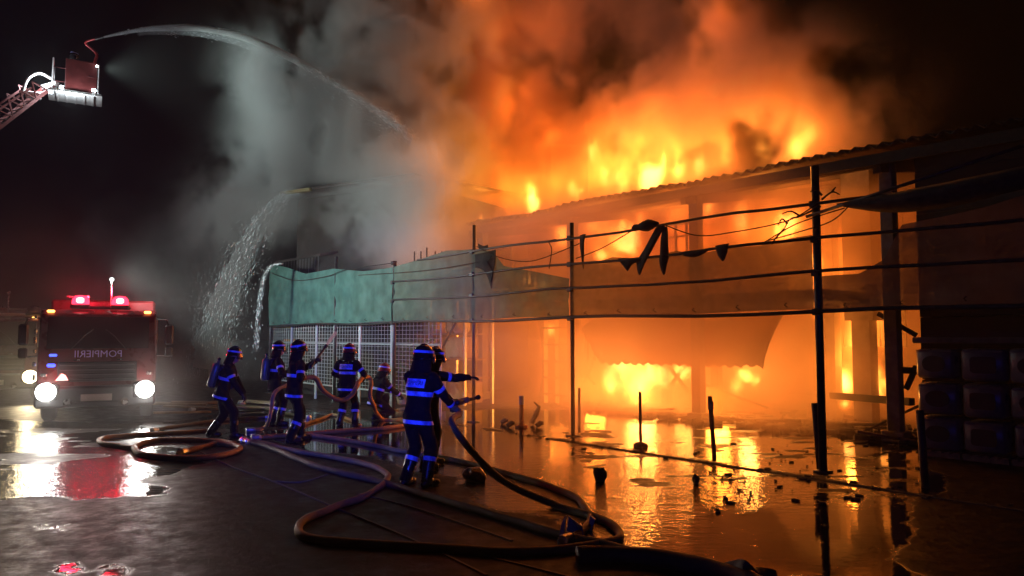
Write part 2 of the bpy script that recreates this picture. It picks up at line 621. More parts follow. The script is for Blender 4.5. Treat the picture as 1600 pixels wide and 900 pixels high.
# roof: corrugated sheets, eave low towards the yard, holed where the flames come through
EAVE_N, EAVE_Z = 3.3, 5.42
def roof_z(n):
    return EAVE_Z + (n - EAVE_N) * 0.16
rs = np.arange(-9.0, 12.6, 0.0625)
rn = [3.3, 3.6, 4.2, 5.0, 5.8, 6.6, 7.4, 8.4, 9.4, 10.4, 11.5]
RS, RN = np.meshgrid(rs, np.array(rn), indexing='ij')
zz = roof_z(RN) + 0.05 * np.sin(RS * 2 * math.pi / 0.25)
wob = fbm(RS * 0.5, RN * 0.5, RS * 0 + 2, 3) - 0.5
sagged = sstep(1.5, 5.0, RS)
zz += wob * 0.30 * sagged - 0.12 * sagged * (fbm(RS * 1.7, RS * 0, RS * 0 + 5, 3) - .3)
nn_ = RN + (RN == 3.3) * (fbm(RS * 1.3, RS * 0 + 4, RS * 0, 4) - 0.5) * 0.5 * sagged
v = np.stack([RS, -nn_, zz], -1).reshape(-1, 3)
ncol = len(rn)
hole = fbm(RS * 0.45, RN * 0.6, RS * 0 + 17, 3)
fs = []
for i in range(len(rs) - 1):
    for j in range(ncol - 1):
        if rs[i] > 0.8 and rn[j] >= 5.0 and hole[i, j] > 0.45:
            continue
        a = i * ncol + j
        fs.append((a, a + ncol, a + ncol + 1, a + 1))
rme = bpy.data.meshes.new("roof")
rme.from_pydata(v.tolist(), [], fs)
roof = link_mesh("roof", rme, M_ROOF, hall, True)
sol = roof.modifiers.new("sheet", 'SOLIDIFY')
sol.thickness = 0.012
for i, n in enumerate((3.75, 5.2, 6.7, 8.2)):
    MB().bar(LP(-9, n, roof_z(n) - 0.16), LP(12.4, n, roof_z(n) - 0.16 - 0.1), 0.07, 0.16).build("purlin", M_CHAR, hall)
MB().box(LP(1.7, 3.42, 5.20), (21.2, 0.05, 0.20)).build("fascia", M_CHAR, hall)
# columns and rafters
front_s = [S_PILLAR, S_PILLAR + 4.3, S_PILLAR + 8.3, S_PILLAR + 12.2]
for i, s_ in enumerate(front_s):
    wd = 0.24
    mb = MB()
    mb.box(LP(s_, 4.0, 2.62), (wd, wd, 5.2), None, 0.015)
    mb.box(LP(s_, 4.0, 0.10), (wd + 0.16, wd + 0.16, 0.2), None, 0.02)
    mb.build("column", M_CONC, hall)
    MB().bar(LP(s_, 3.5, roof_z(3.5) - 0.36), LP(s_, 11.5, roof_z(11.5) - 0.36), 0.14, 0.26).build("rafter", M_CHAR, hall)
cs, cz = on_plane(1353, 600, 6.6)
MB().prism([LP(cs - .20, 6.4, 0), LP(cs + .20, 6.4, 0), LP(cs + .20, 6.8, 0), LP(cs - .20, 6.8, 0)], (0, 0, 0), (0, 0, 2.3)).build("column", M_CONC, hall)
MB().prism([LP(cs - .32, 6.33, 2.3), LP(cs + .32, 6.33, 2.3), LP(cs + .32, 6.87, 2.3), LP(cs - .32, 6.87, 2.3)], (0, 0, 0), (0, 0, 3.4)).build("column", M_CONC, hall)
cs2 = on_plane(1300, 600, 6.6)[0]
MB().box(LP(cs2, 6.6, 2.7), (0.34, 0.34, 5.4)).build("column", M_CONC, hall)
for px in (1042, 1120):
    s_ = on_plane(px, 600, 5.2)[0]
    MB().box(LP(s_, 5.2, 1.3), (0.2, 0.2, 2.6)).build("column", M_CHAR, hall)
# low cross rail and knee braces between the pillars
a_, b_ = on_plane(1300, 618, 5.6), on_plane(1425, 628, 4.2)
MB().bar(LP(a_[0], 5.6, a_[1]), LP(b_[0], 4.2, b_[1]), 0.12, 0.14).build("cross_rail", M_CHAR, hall)
a_, b_ = on_plane(1372, 490, 4.2), on_plane(1432, 524, 4.2)
MB().bar(LP(a_[0], 4.2, a_[1]), LP(b_[0], 4.2, b_[1]), 0.06, 0.08).build("brace", M_CHAR, hall)
a_, b_ = on_plane(1416, 608, 4.1), on_plane(1432, 572, 4.1)
MB().bar(LP(a_[0], 4.1, a_[1]), LP(b_[0], 4.1, b_[1]), 0.07, 0.09).build("brace", M_CHAR, hall)
a_ = on_plane(1405, 578, 4.1)
MB().bar(LP(a_[0], 4.1, a_[1]), LP(a_[0] - 0.7, 4.1, a_[1] - .02), 0.09, 0.12).build("brace", M_CHAR, hall)
for (x0, y0, x1, y1) in ((1045, 572, 1075, 612), (1072, 568, 1050, 600), (912, 598, 928, 566), (912, 580, 930, 600)):
    a_, b_ = on_plane(x0, y0, 5.1), on_plane(x1, y1, 5.1)
    MB().bar(LP(a_[0], 5.1, a_[1]), LP(b_[0], 5.1, b_[1]), 0.06, 0.08).build("brace", M_CHAR, hall)
# upper storey: floor edge, sill wall and window frames behind the nets
MB().box(LP(7.2, 5.3, 2.80), (10.6, 2.3, 0.22)).build("mezzanine_floor", M_CONC, hall)
def window(s0, s1, z0, z1, n, parent, bars=2):
    mb = MB()
    w = 0.07
    mb.box(LP((s0 + s1) / 2, n, z0), (s1 - s0 + w, 0.09, w)).box(LP((s0 + s1) / 2, n, z1), (s1 - s0 + w, 0.09, w))
    mb.box(LP(s0, n, (z0 + z1) / 2), (w, 0.088, z1 - z0 - w)).box(LP(s1, n, (z0 + z1) / 2), (w, 0.088, z1 - z0 - w))
    o = mb.build("window", M_WOODBEAM, parent)
    for i in range(bars):
        s_ = s0 + (s1 - s0) * (i + 1) / (bars + 1)
        MB().box(LP(s_, n, (z0 + z1) / 2), (0.045, 0.06, z1 - z0 - w - .004)).build("glazing_bar", M_WOODBEAM, o)
    MB().box(LP((s0 + s1) / 2, n, z0 + (z1 - z0) * 0.6), (s1 - s0 - w - .004, 0.052, 0.045)).build("glazing_bar", M_WOODBEAM, o)
    return o
for (x0, x1, yb, yt) in ((1040, 1090, 402, 345), (762, 800, 420, 386), (806, 832, 448, 405)):
    a_, b_ = on_plane(x0, yb, 4.6), on_plane(x1, yt, 4.6)
    window(min(a_[0], b_[0]), max(a_[0], b_[0]), a_[1], b_[1], 4.6, hall)
for (x0, x1, y0, y1) in ((1095, 1180, 430, 340), (1180, 1265, 470, 345), (840, 890, 440, 390), (700, 760, 440, 370)):
    a_, b_ = on_plane(x0, y0, 6.2), on_plane(x1, y1, 6.2)
    MB().box(LP((a_[0] + b_[0]) / 2, 6.2, (a_[1] + b_[1]) / 2), (abs(a_[0] - b_[0]), 0.1, b_[1] - a_[1])).build("wall_panel", M_WALL, hall)
# panelled partition seen between the posts right of the fire
a_, b_ = on_plane(1284, 600, 7.4), on_plane(1420, 600, 7.4)
n_p = 7
for i in range(n_p):
    w_ = (a_[0] - b_[0]) / n_p
    MB().box(LP(b_[0] + w_ * (i + .5), 7.4 + 0.015 * (i % 2), 3.5), (w_ - .02, 0.06, 3.6)).build("wall_panel", M_WALL, hall)
# closing walls
MB().box(LP(3, 13.0, 3.0), (24, 0.2, 6.0)).build("back_wall", M_WALL, hall)
plank = []
for i in range(14):
    z0 = 0.02 + i * 0.38
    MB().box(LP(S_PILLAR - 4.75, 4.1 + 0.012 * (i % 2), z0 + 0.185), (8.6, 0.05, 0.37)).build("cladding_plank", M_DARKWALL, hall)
MB().box(LP(S_PILLAR - 0.42, 8.0, 2.7), (0.16, 7.0, 5.4)).build("side_wall", M_WALL, hall)
# collapsed sheet that hangs over the brightest seat of the fire
a_ = on_plane(908, 566, 4.3)
b_ = on_plane(1192, 574, 4.3)
ss = np.linspace(a_[0], b_[0], 70)
mb = MB()
top_z, n_t = 2.62, 5.4
vs, fs = [], []
for i, s_ in enumerate(ss):
    edge_z = a_[1] + (b_[1] - a_[1]) * i / 69 + 0.06 * (mnoise.noise(Vector((s_ * 1.5, 0, 3)))) + 0.006 * math.sin(i * 1.8)
    edge_z += 1.0 * max(0, 0.12 - i / 69) / 0.12 * 0.9
    for j in range(6):
        t = j / 5
        vs.append(LP(s_, 4.3 + (n_t - 4.3) * t ** 1.5, edge_z + (top_z - edge_z) * t + 0.03 * math.sin(i * 1.8)))
for i in range(69):
    for j in range(5):
        fs.append((i * 6 + j, (i + 1) * 6 + j, (i + 1) * 6 + j + 1, i * 6 + j + 1))
o = mb.add(vs, fs).build("fallen_sheet", M_ROOF, hall, True)
o.modifiers.new("sheet", 'SOLIDIFY').thickness = 0.02

# taller wing behind the left end, mostly lost in smoke
wl = at(462, 300, 25.0)
wr = at(650, 273, 22.3)
wing = empty("rear_hall", (wl.x, wl.y, 0), math.atan2(wr.y - wl.y, wr.x - wl.x), "taller dark hall behind the green net, half hidden by grey smoke", "hall")
wlen = (Vector((wr.x, wr.y)) - Vector((wl.x, wl.y))).length
hz0, hz1 = wl.z, wr.z
MB().add([(0, 0.1, 0), (wlen, 0.1, 0), (wlen, 0.1, hz1 - .25), (0, 0.1, hz0 - .25), (0, 7, 0), (wlen, 7, 0), (wlen, 7, hz1 - .25), (0, 7, hz0 - .25)],
         [(0, 1, 2, 3), (5, 4, 7, 6), (4, 0, 3, 7), (1, 5, 6, 2), (3, 2, 6, 7)]).build("wall", M_CHAR, wing)
MB().add([(-.2, -.35, hz0 - .1), (wlen + .2, -.35, hz1 - .1), (wlen + .2, 7.2, hz1 + .4), (-.2, 7.2, hz0 + .4), (-.2, -.35, hz0 - .02), (wlen + .2, -.35, hz1 - .02), (wlen + .2, 7.2, hz1 + .48), (-.2, 7.2, hz0 + .48)],
         [(3, 2, 1, 0), (4, 5, 6, 7), (0, 1, 5, 4), (1, 2, 6, 5), (2, 3, 7, 6), (3, 0, 4, 7)]).build("roof", M_ROOF, wing)
MB().bar((-.25, -.42, hz0 - .10), (wlen * .22, -.42, hz0 + (hz1 - hz0) * .22 - .10), 0.12, 0.1).build("gutter", mat("worn_gutter", (.24, .19, .10), .6, .2), wing)
# ------------------------------------------------------------------ the scaffold screen along the front
POST_S = [on_plane(x, 620, 0)[0] for x in (1283, 895, 740, 615, 522, 420)]
POST_TOP = [on_plane(x, y, 0)[1] for x, y in ((1283, 258), (895, 348), (740, 352), (615, 408), (522, 402), (420, 410))]
RAIL_Z = [3.88, 3.36, 2.87, 2.30]
scaf = empty("scaffold_screen", F0, ROT_S, "tall steel tube scaffold screen standing before the burning front", "scaffold")
M_POST = M_STEEL
for i, s_ in enumerate([-4.6] + POST_S):
    top = 4.4 if i == 0 else POST_TOP[i - 1]
    r = (0.055, 0.058, 0.042, 0.04, 0.045, 0.045, 0.05)[i]
    mb = MB()
    mb.tube([(s_, 0, 0.0), (s_, 0, top)], r, 10)
    mb.box((s_, 0, 0.012), (0.2, 0.2, 0.02))
    p = mb.build("post", M_POST, scaf, True)
    for z in RAIL_Z:
        if z < top and i < 5:
            MB().box((s_, 0.06, z), (0.12, 0.09, 0.10), None, 0.012).build("coupler", M_STEEL, p)
for j, z in enumerate(RAIL_Z):
    s1 = (POST_S[2] + 2.2, POST_S[3], POST_S[3], POST_S[5])[j]
    pts = []
    for t in np.linspace(-4.8, s1, 26):
        pts.append((t, 0.085, z + 0.025 * math.sin(t * 1.1 + j) - (0.02 * mnoise.noise(Vector((t, j, 0))))))
    MB().tube(pts, 0.025 if j < 3 else 0.03, 8).build("rail", M_STEEL, scaf, True)
MB().tube([(POST_S[0] + .1, .1, 3.70), (POST_S[0] - 2.6, .1, 4.22)], 0.025, 6).build("brace", M_STEEL, scaf, True)
for x0, y0, x1, y1 in ((690, 545, 712, 505),):
    a_, b_ = on_plane(x0, y0, .3), on_plane(x1, y1, .3)
    MB().tube([(a_[0], -.3, a_[1]), (b_[0], -.3, b_[1])], 0.03, 6).build("brace", M_STEEL, scaf, True)
# short uprights that stick up over the smoke by the middle
for x in (618, 628, 637, 650, 660):
    a_ = on_plane(x, 390, 0.0)
    MB().tube([(a_[0], -.6, 3.5), (a_[0], -.6, a_[1] + (0.1 if x % 2 else 0))], 0.022, 6).build("upright", M_STEEL, scaf, True)

# ---- dust nets
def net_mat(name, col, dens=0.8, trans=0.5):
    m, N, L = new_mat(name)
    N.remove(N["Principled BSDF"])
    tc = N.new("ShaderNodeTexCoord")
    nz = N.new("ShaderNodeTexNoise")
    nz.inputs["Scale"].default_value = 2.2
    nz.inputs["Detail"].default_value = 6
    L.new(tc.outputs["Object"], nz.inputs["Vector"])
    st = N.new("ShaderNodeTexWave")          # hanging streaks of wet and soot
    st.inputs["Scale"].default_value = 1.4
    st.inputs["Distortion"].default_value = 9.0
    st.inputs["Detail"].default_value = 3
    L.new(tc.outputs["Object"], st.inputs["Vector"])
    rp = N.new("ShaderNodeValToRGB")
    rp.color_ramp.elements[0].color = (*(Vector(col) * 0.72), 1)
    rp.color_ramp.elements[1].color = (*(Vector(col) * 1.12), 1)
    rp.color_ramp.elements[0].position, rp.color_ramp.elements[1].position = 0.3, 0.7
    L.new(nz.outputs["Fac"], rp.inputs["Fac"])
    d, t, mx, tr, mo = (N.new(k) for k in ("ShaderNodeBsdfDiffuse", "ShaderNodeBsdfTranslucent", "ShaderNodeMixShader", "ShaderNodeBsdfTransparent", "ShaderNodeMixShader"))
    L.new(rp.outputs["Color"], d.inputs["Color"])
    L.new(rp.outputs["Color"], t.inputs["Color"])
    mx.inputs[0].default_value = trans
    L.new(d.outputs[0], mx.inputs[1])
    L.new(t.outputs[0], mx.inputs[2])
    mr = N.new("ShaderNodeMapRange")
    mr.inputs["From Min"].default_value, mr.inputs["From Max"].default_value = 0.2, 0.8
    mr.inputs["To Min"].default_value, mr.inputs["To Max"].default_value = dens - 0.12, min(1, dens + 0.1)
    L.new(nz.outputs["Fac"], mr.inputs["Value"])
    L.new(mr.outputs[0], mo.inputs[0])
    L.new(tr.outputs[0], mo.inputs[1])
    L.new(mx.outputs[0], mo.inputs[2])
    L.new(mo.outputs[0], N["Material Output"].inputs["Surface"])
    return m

def net(name, s0, s1, zb, zt, m, label, seed=0, n=-0.05, ns=90, nz_=22, fold=0.06, group="dust nets on the scaffold", ties=6):
    """zb / zt give the lower and upper edge as functions of s; the sheet bellies and folds."""
    o_s, o_z = (s0 + s1) / 2, zb((s0 + s1) / 2)
    root = W(o_s, n, o_z)
    vs, fs = [], []
    for i in range(ns + 1):
        s_ = s0 + (s1 - s0) * i / ns
        b_, t_ = zb(s_), zt(s_)
        for j in range(nz_ + 1):
            f = j / nz_
            z = b_ + (t_ - b_) * f
            q = Vector((s_ * 0.9, z * 2.6, seed))
            dn = fold * (mnoise.noise(q) + 0.5 * mnoise.noise(q * 2.7)) * math.sin(math.pi * min(1, max(0, f)) * 0.9 + 0.15)
            dn += 0.022 * math.sin(s_ * 7 + 2 * mnoise.noise(Vector((s_, seed, 0)))) * (1 - f) ** 2
            vs.append((s_ - o_s, -dn, z - o_z))
    for i in range(ns):
        for j in range(nz_):
            a = i * (nz_ + 1) + j
            fs.append((a, a + nz_ + 1, a + nz_ + 2, a + 1))
    o = MB().add(vs, fs).build(name, m, None, True, loc=root)
    o.rotation_euler = (0, 0, ROT_S)
    tag(o, label, "net", group)
    for k in range(ties):
        s_ = s0 + (s1 - s0) * (k + .5) / ties
        b_ = zb(s_)
        MB().tube([(s_ - o_s, -.03, b_ - o_z + .03), (s_ - o_s + .01, .07, b_ - o_z + .07), (s_ - o_s, .02, b_ - o_z + .1)], 0.008, 5).build("tie_cord", M_CHAR, o)
    return o

def edge_fn(pix, n=0.0):
    P = sorted(on_plane(x, y, n) for x, y in pix)
    xs, zs = [p[0] for p in P], [p[1] for p in P]
    return lambda s: float(np.interp(s, xs, zs))

M_NET_G = net_mat("green_dust_net", (0.125, 0.27, 0.23), 0.86, 0.3)
M_NET_M = net_mat("faded_dust_net", (0.15, 0.28, 0.23), 0.86, 0.35)
M_NET_O = net_mat("amber_lit_dust_net", (0.26, 0.25, 0.18), 0.86, 0.55)  # browner copy of the net, the orange firelight put into its colour
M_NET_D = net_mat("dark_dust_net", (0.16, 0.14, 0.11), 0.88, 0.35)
bot = lambda s: 2.33 + 0.015 * math.sin(s * 2.2)
topL = edge_fn([(420, 412), (450, 418), (480, 428), (522, 420), (570, 424), (615, 418)])
net("dust_net", POST_S[3] + .03, POST_S[5], bot, topL, M_NET_G, "pale green dust net at the left end, above the wire fence panels", 1, ties=9)
topM = edge_fn([(615, 418), (660, 405), (700, 392), (740, 390), (772, 392), (790, 416), (840, 425), (895, 436)])
net("dust_net", POST_S[1] + .03, POST_S[3] - .03, bot, topM, M_NET_M, "grey-green dust net with a ragged top, left of the orange-lit post", 2)
topR = edge_fn([(895, 410), (930, 412), (960, 402), (1010, 404), (1060, 392), (1090, 398), (1140, 388), (1190, 384), (1240, 372), (1283, 366)])
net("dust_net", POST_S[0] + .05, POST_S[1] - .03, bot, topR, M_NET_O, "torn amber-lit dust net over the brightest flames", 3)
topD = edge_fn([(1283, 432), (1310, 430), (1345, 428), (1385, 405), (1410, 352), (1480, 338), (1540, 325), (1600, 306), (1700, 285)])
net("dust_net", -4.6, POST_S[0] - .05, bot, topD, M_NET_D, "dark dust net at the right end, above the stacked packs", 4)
# the awning of net that sags from the top rail on the right
def sag_sheet(name, top, low, m, label, cat, seed, n=-0.1, depth=0.5, group=None):
    """Sheet between an upper and a lower pixel curve, bellying towards the yard."""
    A = smooth_path([W(*(lambda q: (q[0], n, q[1]))(on_plane(x, y, n))) for x, y in top], 8)
    B = smooth_path([W(*(lambda q: (q[0], n, q[1]))(on_plane(x, y, n))) for x, y in low], 8)
    k = min(len(A), len(B))
    mid = sum(A[:k], Vector()) / k
    vs, fs = [], []
    for i in range(k):
        for j in range(7):
            t = j / 6
            p = A[i] * (1 - t) + B[i] * t
            p = p - DN * (depth * math.sin(math.pi * t) * math.sin(math.pi * i / (k - 1)) + 0.05 * mnoise.noise(p * 3 + Vector((seed, 0, 0))))
            vs.append(p - mid)
    for i in range(k - 1):
        for j in range(6):
            fs.append((i * 7 + j, i * 7 + j + 1, (i + 1) * 7 + j + 1, (i + 1) * 7 + j))
    o = MB().add(vs, fs).build(name, m, None, True, loc=mid)
    o.modifiers.new("cloth", 'SOLIDIFY').thickness = 0.006
    return tag(o, label, cat, group)
M_RAG = mat("scorched_net_rag", (0.05, 0.042, 0.035), 0.95, 0, 0.5, 9, 0.4)
sag_sheet("sagging_net", [(1305, 318), (1400, 300), (1500, 280), (1640, 250)], [(1310, 322), (1390, 332), (1490, 322), (1640, 284)], M_RAG,
          "dark net sagging from the top rail right of the tall post", "net", 5, -0.1, 0.25)
G = "burnt net rags hanging from the rails"
for top, low, lab in (
        ([(742, 398), (757, 394), (775, 390)], [(742, 418), (757, 424), (768, 452)], "pointed dark net flap beside the orange-lit post"),
        ([(905, 368), (912, 366), (917, 366)], [(908, 404), (911, 420), (914, 380)], "narrow burnt rag just right of the second tall post"),
        ([(1028, 352), (1034, 352), (1040, 352)], [(994, 408), (1000, 430), (1008, 412)], "slanting burnt rag with a long tail over the brightest flames"),
        ([(1034, 354), (1038, 354), (1043, 354)], [(1030, 404), (1038, 430), (1046, 400)], "straight burnt rag beside the slanting one"),
        ([(965, 404), (985, 403), (1005, 404)], [(980, 424), (990, 412), (1010, 408)], "small crumpled rag on the second rail"),
        ([(1060, 394), (1085, 391), (1110, 388)], [(1070, 400), (1088, 402), (1108, 392)], "flat scrap of net lying along the second rail"),
        ([(1118, 384), (1128, 382), (1140, 380)], [(1122, 400), (1130, 408), (1138, 394)], "short rag on the second rail left of the tallest post"),
        ([(746, 380), (755, 384), (762, 382)], [(748, 390), (756, 392), (763, 388)], "knotted scrap of net by the top rail")):
    sag_sheet("net_rag", top, low, M_RAG, lab, "rag", len(lab), -0.08, 0.05, G)
# bunched net wound round the top rail
mb = MB()
a_, b_ = on_plane(988, 357, -.09), on_plane(1028, 349, -.09)
P = [W(a_[0] + (b_[0] - a_[0]) * t, -.09, a_[1] + (b_[1] - a_[1]) * t) for t in np.linspace(0, 1, 9)]
mb.tube(P, [0.03, .07, .05, .08, .1, .11, .09, .06, .03], 8)
tag(mb.build("net_bundle", M_RAG, None, True), "knot of burnt net wound round the top rail", "net")
# loose wires and charred twigs
G = "loose wires along the scaffold"
for pts, lab in (
        ([(745, 385), (780, 402), (830, 408), (895, 385), (905, 380)], "thin wire drooping between the first two posts"),
        ([(900, 404), (940, 388), (985, 362)], "wire slanting up to the net bundle"),
        ([(1040, 352), (1090, 368), (1150, 362), (1230, 345), (1278, 318)], "wire looping up to the tallest post"),
        ([(1195, 378), (1240, 352), (1278, 338), (1320, 325)], "wire from the second rail up past the tallest post"),
        ([(1200, 376), (1250, 362), (1300, 345), (1330, 318)], "lower wire crossing behind the tallest post"),
        ([(858, 420), (862, 390), (858, 378), (868, 374)], "short wire loop left of the second tall post"),
        ([(766, 440), (770, 425), (762, 410), (768, 400)], "dangling cord below the dark net flap"),
        ([(420, 425), (460, 438), (510, 432), (540, 422), (620, 410)], "slack cable along the top of the green net"),
        ([(560, 430), (640, 425), (700, 418), (770, 405)], "slack cable along the top of the grey-green net")):
    P = smooth_path([W(*(lambda q: (q[0], -0.12, q[1]))(on_plane(x, y, -0.12))) for x, y in pts], 8)
    tag(MB().tube(P, 0.010, 5).build("wire", M_CHAR, None, True), lab, "wire", G)
tw = MB()
for pts in ([(1282, 322), (1250, 338), (1235, 342), (1225, 358)], [(1250, 338), (1236, 330), (1222, 334)], [(1225, 358), (1212, 372), (1206, 382)],
            [(1230, 350), (1222, 342), (1216, 352)], [(1284, 312), (1300, 300), (1312, 304)], [(1300, 300), (1306, 292)], [(1284, 305), (1274, 296), (1266, 300)]):
    P = smooth_path([W(*(lambda q: (q[0], -0.15, q[1]))(on_plane(x, y, -0.15))) for x, y in pts], 4)
    tw.tube(P, [0.018 * (1 - .6 * i / (len(P) - 1)) for i in range(len(P))], 5)
tag(tw.build("charred_branch", M_CHAR), "charred branch caught on the tallest post at the top rail", "branch")
# ------------------------------------------------------------------ smoke, flames and the light they give
def pl(px, py, n):
    s_, z_ = on_plane(px, py, n)
    return W(s_, n, z_)

def smoke_mat(name, scale, col, absorb, g=0.2, k_abs=0.4):
    m, N, L = new_mat(name)
    N.remove(N["Principled BSDF"])
    a = N.new("ShaderNodeAttribute")
    a.attribute_name = "density"
    def mul(f):
        q = N.new("ShaderNodeMath")
        q.operation = 'MULTIPLY'
        q.inputs[1].default_value = f
        L.new(a.outputs["Fac"], q.inputs[0])
        return q.outputs[0]
    s = N.new("ShaderNodeVolumeScatter")
    s.inputs["Color"].default_value = (*col, 1)
    s.inputs["Anisotropy"].default_value = g
    L.new(mul(scale), s.inputs["Density"])
    b = N.new("ShaderNodeVolumeAbsorption")
    b.inputs["Color"].default_value = (*absorb, 1)
    L.new(mul(scale * k_abs), b.inputs["Density"])
    ad = N.new("ShaderNodeAddShader")
    L.new(s.outputs[0], ad.inputs[0])
    L.new(b.outputs[0], ad.inputs[1])
    L.new(ad.outputs[0], N["Material Output"].inputs["Volume"])
    m.cycles.volume_step_rate = 1.6
    return m

def flame_mat(name, strength):
    """Glowing soot: deep red where thin, yellow where dense; emission grows steeply with the amount."""
    m, N, L = new_mat(name)
    N.remove(N["Principled BSDF"])
    a = N.new("ShaderNodeAttribute")
    a.attribute_name = "density"
    rp = N.new("ShaderNodeValToRGB")
    cr = rp.color_ramp
    cr.elements[0].position, cr.elements[0].color = 0.0, (1.0, 0.17, 0.012, 1)
    cr.elements[1].position, cr.elements[1].color = 1.0, (1.0, 0.50, 0.10, 1)
    e = cr.elements.new(0.25)
    e.color = (1.0, 0.255, 0.025, 1)
    e = cr.elements.new(0.6)
    e.color = (1.0, 0.36, 0.045, 1)
    L.new(a.outputs["Fac"], rp.inputs["Fac"])
    p = N.new("ShaderNodeMath")
    p.operation = 'POWER'
    L.new(a.outputs["Fac"], p.inputs[0])
    p.inputs[1].default_value = 2.2
    q = N.new("ShaderNodeMath")
    q.operation = 'MULTIPLY'
    L.new(p.outputs[0], q.inputs[0])
    q.inputs[1].default_value = strength
    em = N.new("ShaderNodeEmission")
    L.new(rp.outputs["Color"], em.inputs["Color"])
    L.new(q.outputs[0], em.inputs["Strength"])
    L.new(em.outputs[0], N["Material Output"].inputs["Volume"])
    m.cycles.volume_step_rate = 1.6
    return m

def blobs(X, Y, Z, items, stretch=1.0, deep=1.0):
    """Sum of soft balls (x, y, z, radius, weight), each evaluated only near itself."""
    D = np.zeros(X.shape, np.float32)
    x0, y0, z0 = X[0, 0, 0], Y[0, 0, 0], Z[0, 0, 0]
    h = X[1, 0, 0] - x0
    for (p, r, w) in items:
        R = 2.6 * r
        sl = []
        for c0, c, n_, k in ((x0, p.x, X.shape[0], 1), (y0, p.y, X.shape[1], 1), (z0, p.z, X.shape[2], stretch)):
            a, b_ = int((c - R * k - c0) / h), int((c + R * k - c0) / h) + 2
            sl.append(slice(max(0, a), max(0, min(n_, b_))))
        sl = tuple(sl)
        if any(q.stop <= q.start for q in sl):
            continue
        d2 = ((X[sl] - p.x) ** 2 + ((Y[sl] - p.y) / deep) ** 2 + ((Z[sl] - p.z) / stretch) ** 2) / (r * r)
        D[sl] += w * np.exp(-d2 * 1.2)
    return D

PLUME_FIRE = [  # px, py, depth behind the scaffold, radius, weight
    (715, 330, 7, 1.3, .9), (770, 310, 7, 1.4, 1), (830, 285, 7, 1.4, 1), (890, 270, 7, 1.4, 1), (950, 255, 7, 1.4, 1), (1010, 245, 7, 1.3, 1),
    (1070, 235, 7, 1.2, 1), (1130, 228, 7, 1.1, .9), (1190, 215, 7, 1.1, .9), (1250, 205, 7, 1.0, .9), (1300, 200, 7, .8, .5),
    (760, 240, 7, 1.7, 1), (780, 160, 7, 1.8, 1), (770, 80, 7, 1.9, 1), (760, 0, 7.5, 2.0, 1), (850, 190, 7, 1.5, .8), (930, 195, 7.5, 1.4, .8),
    (1010, 165, 7, 1.3, .7), (1080, 135, 7, 1.3, .7), (1150, 110, 7, 1.3, .6), (1210, 150, 7, 1.1, .8), (1280, 130, 7, 1.0, .5), (1110, 25, 7, .9, .9),
    (1030, 60, 8, 1.4, .5), (860, 30, 8, 1.8, .7), (930, 10, 8, 1.5, .5), (1380, 190, 7, 1.0, .25)]
PLUME_GREY = [  # px, py, distance from the lens, radius, weight
    (700, 225, 25, 1.6, .9), (705, 120, 26, 1.8, .8), (655, 60, 26, 2.2, .7), (605, 150, 26, 1.9, .8), (560, 80, 27, 1.9, .6), (520, 170, 26, 1.7, .8),
    (470, 130, 26, 1.5, .7), (425, 118, 26, 1.2, .6), (395, 118, 25.5, .9, .35), (640, 200, 25, 1.7, .9), (580, 210, 25, 1.5, .7), (680, 290, 23, 1.2, .4), (440, 195, 26, 1.1, .4), (545, 250, 25, 1.7, 1),
    (475, 262, 25, 1.4, 1), (415, 280, 25, 1.3, 1), (375, 315, 25, 1.2, .8), (335, 355, 25, 1.2, .55), (625, 290, 23.5, 1.6, 1), (665, 345, 22, 1.1, .9),
    (585, 345, 22.5, 1.3, 1), (515, 335, 23.5, 1.3, 1), (445, 345, 24.3, 1.2, .9), (545, 385, 22.5, .8, .7), (625, 380, 21, .7, .7), (480, 390, 24, .8, .6), (385, 400, 28.5, 1.3, .4),
    (335, 470, 29, 1.6, .3), (290, 420, 29, 1.6, .25), (500, 10, 27, 2.0, .45), (620, -40, 27, 2.4, .5), (720, -60, 27, 2.4, .8), (350, 560, 29, 1.4, .25), (270, 520, 29, 1.6, .2), (690, 300, 20.5, 1.1, .5), (650, 310, 20.8, 1.1, .9), (610, 320, 21.2, 1.1, 1.5), (560, 320, 22, 1.1, 1.5), (510, 310, 22.8, 1.1, 1.5), (470, 315, 23.6, 1.0, 1.2), (640, 360, 20, .9, 1.4), (570, 375, 21, .9, 1.3), (680, 250, 21.5, 1.1, .4), (180, 430, 29, 2.4, .12)]

def plume(items, seed, thr, gain, wscale, lean, place, front=(0.3, 1.6)):
    pts = [(place(px, py, n), r, w) for px, py, n, r, w in items]
    def field(X, Y, Z):
        # turbulent: the noise is looked up through a warp so that the billows curl, and broken by voids
        wx = fbm(X * .42 + seed, Y * .42, Z * .36, 4) - .5
        wz = fbm(X * .42, Y * .42 + seed + 9, Z * .36 + 4, 4) - .5
        wy = fbm(X * .42 + 31, Y * .42, Z * .36 + seed, 3) - .5
        B = blobs(X, Y, Z, pts, 1.15, .72)
        q = (X + 3.4 * wx + lean * Z, Y + 3.0 * wy, Z * .8 + 3.4 * wz)
        nz_ = fbm(q[0] * wscale, q[1] * wscale, q[2] * wscale + seed, 6, .58)
        Bc = np.clip(B, 0, 1.3)
        D = np.clip(B * 1.25, 0, 1.8) * sstep(thr, thr + gain, nz_ + .07 * Bc)
        # clear of the yard side and of the roof below
        sN_ = (X - F0.x) * DN.x + (Y - F0.y) * DN.y
        sS_ = (X - F0.x) * DS.x + (Y - F0.y) * DS.y
        return D * np.maximum(sstep(front[0], front[1], sN_), sstep(17.5, 19.0, sS_) * (front[0] < 1))
    return field

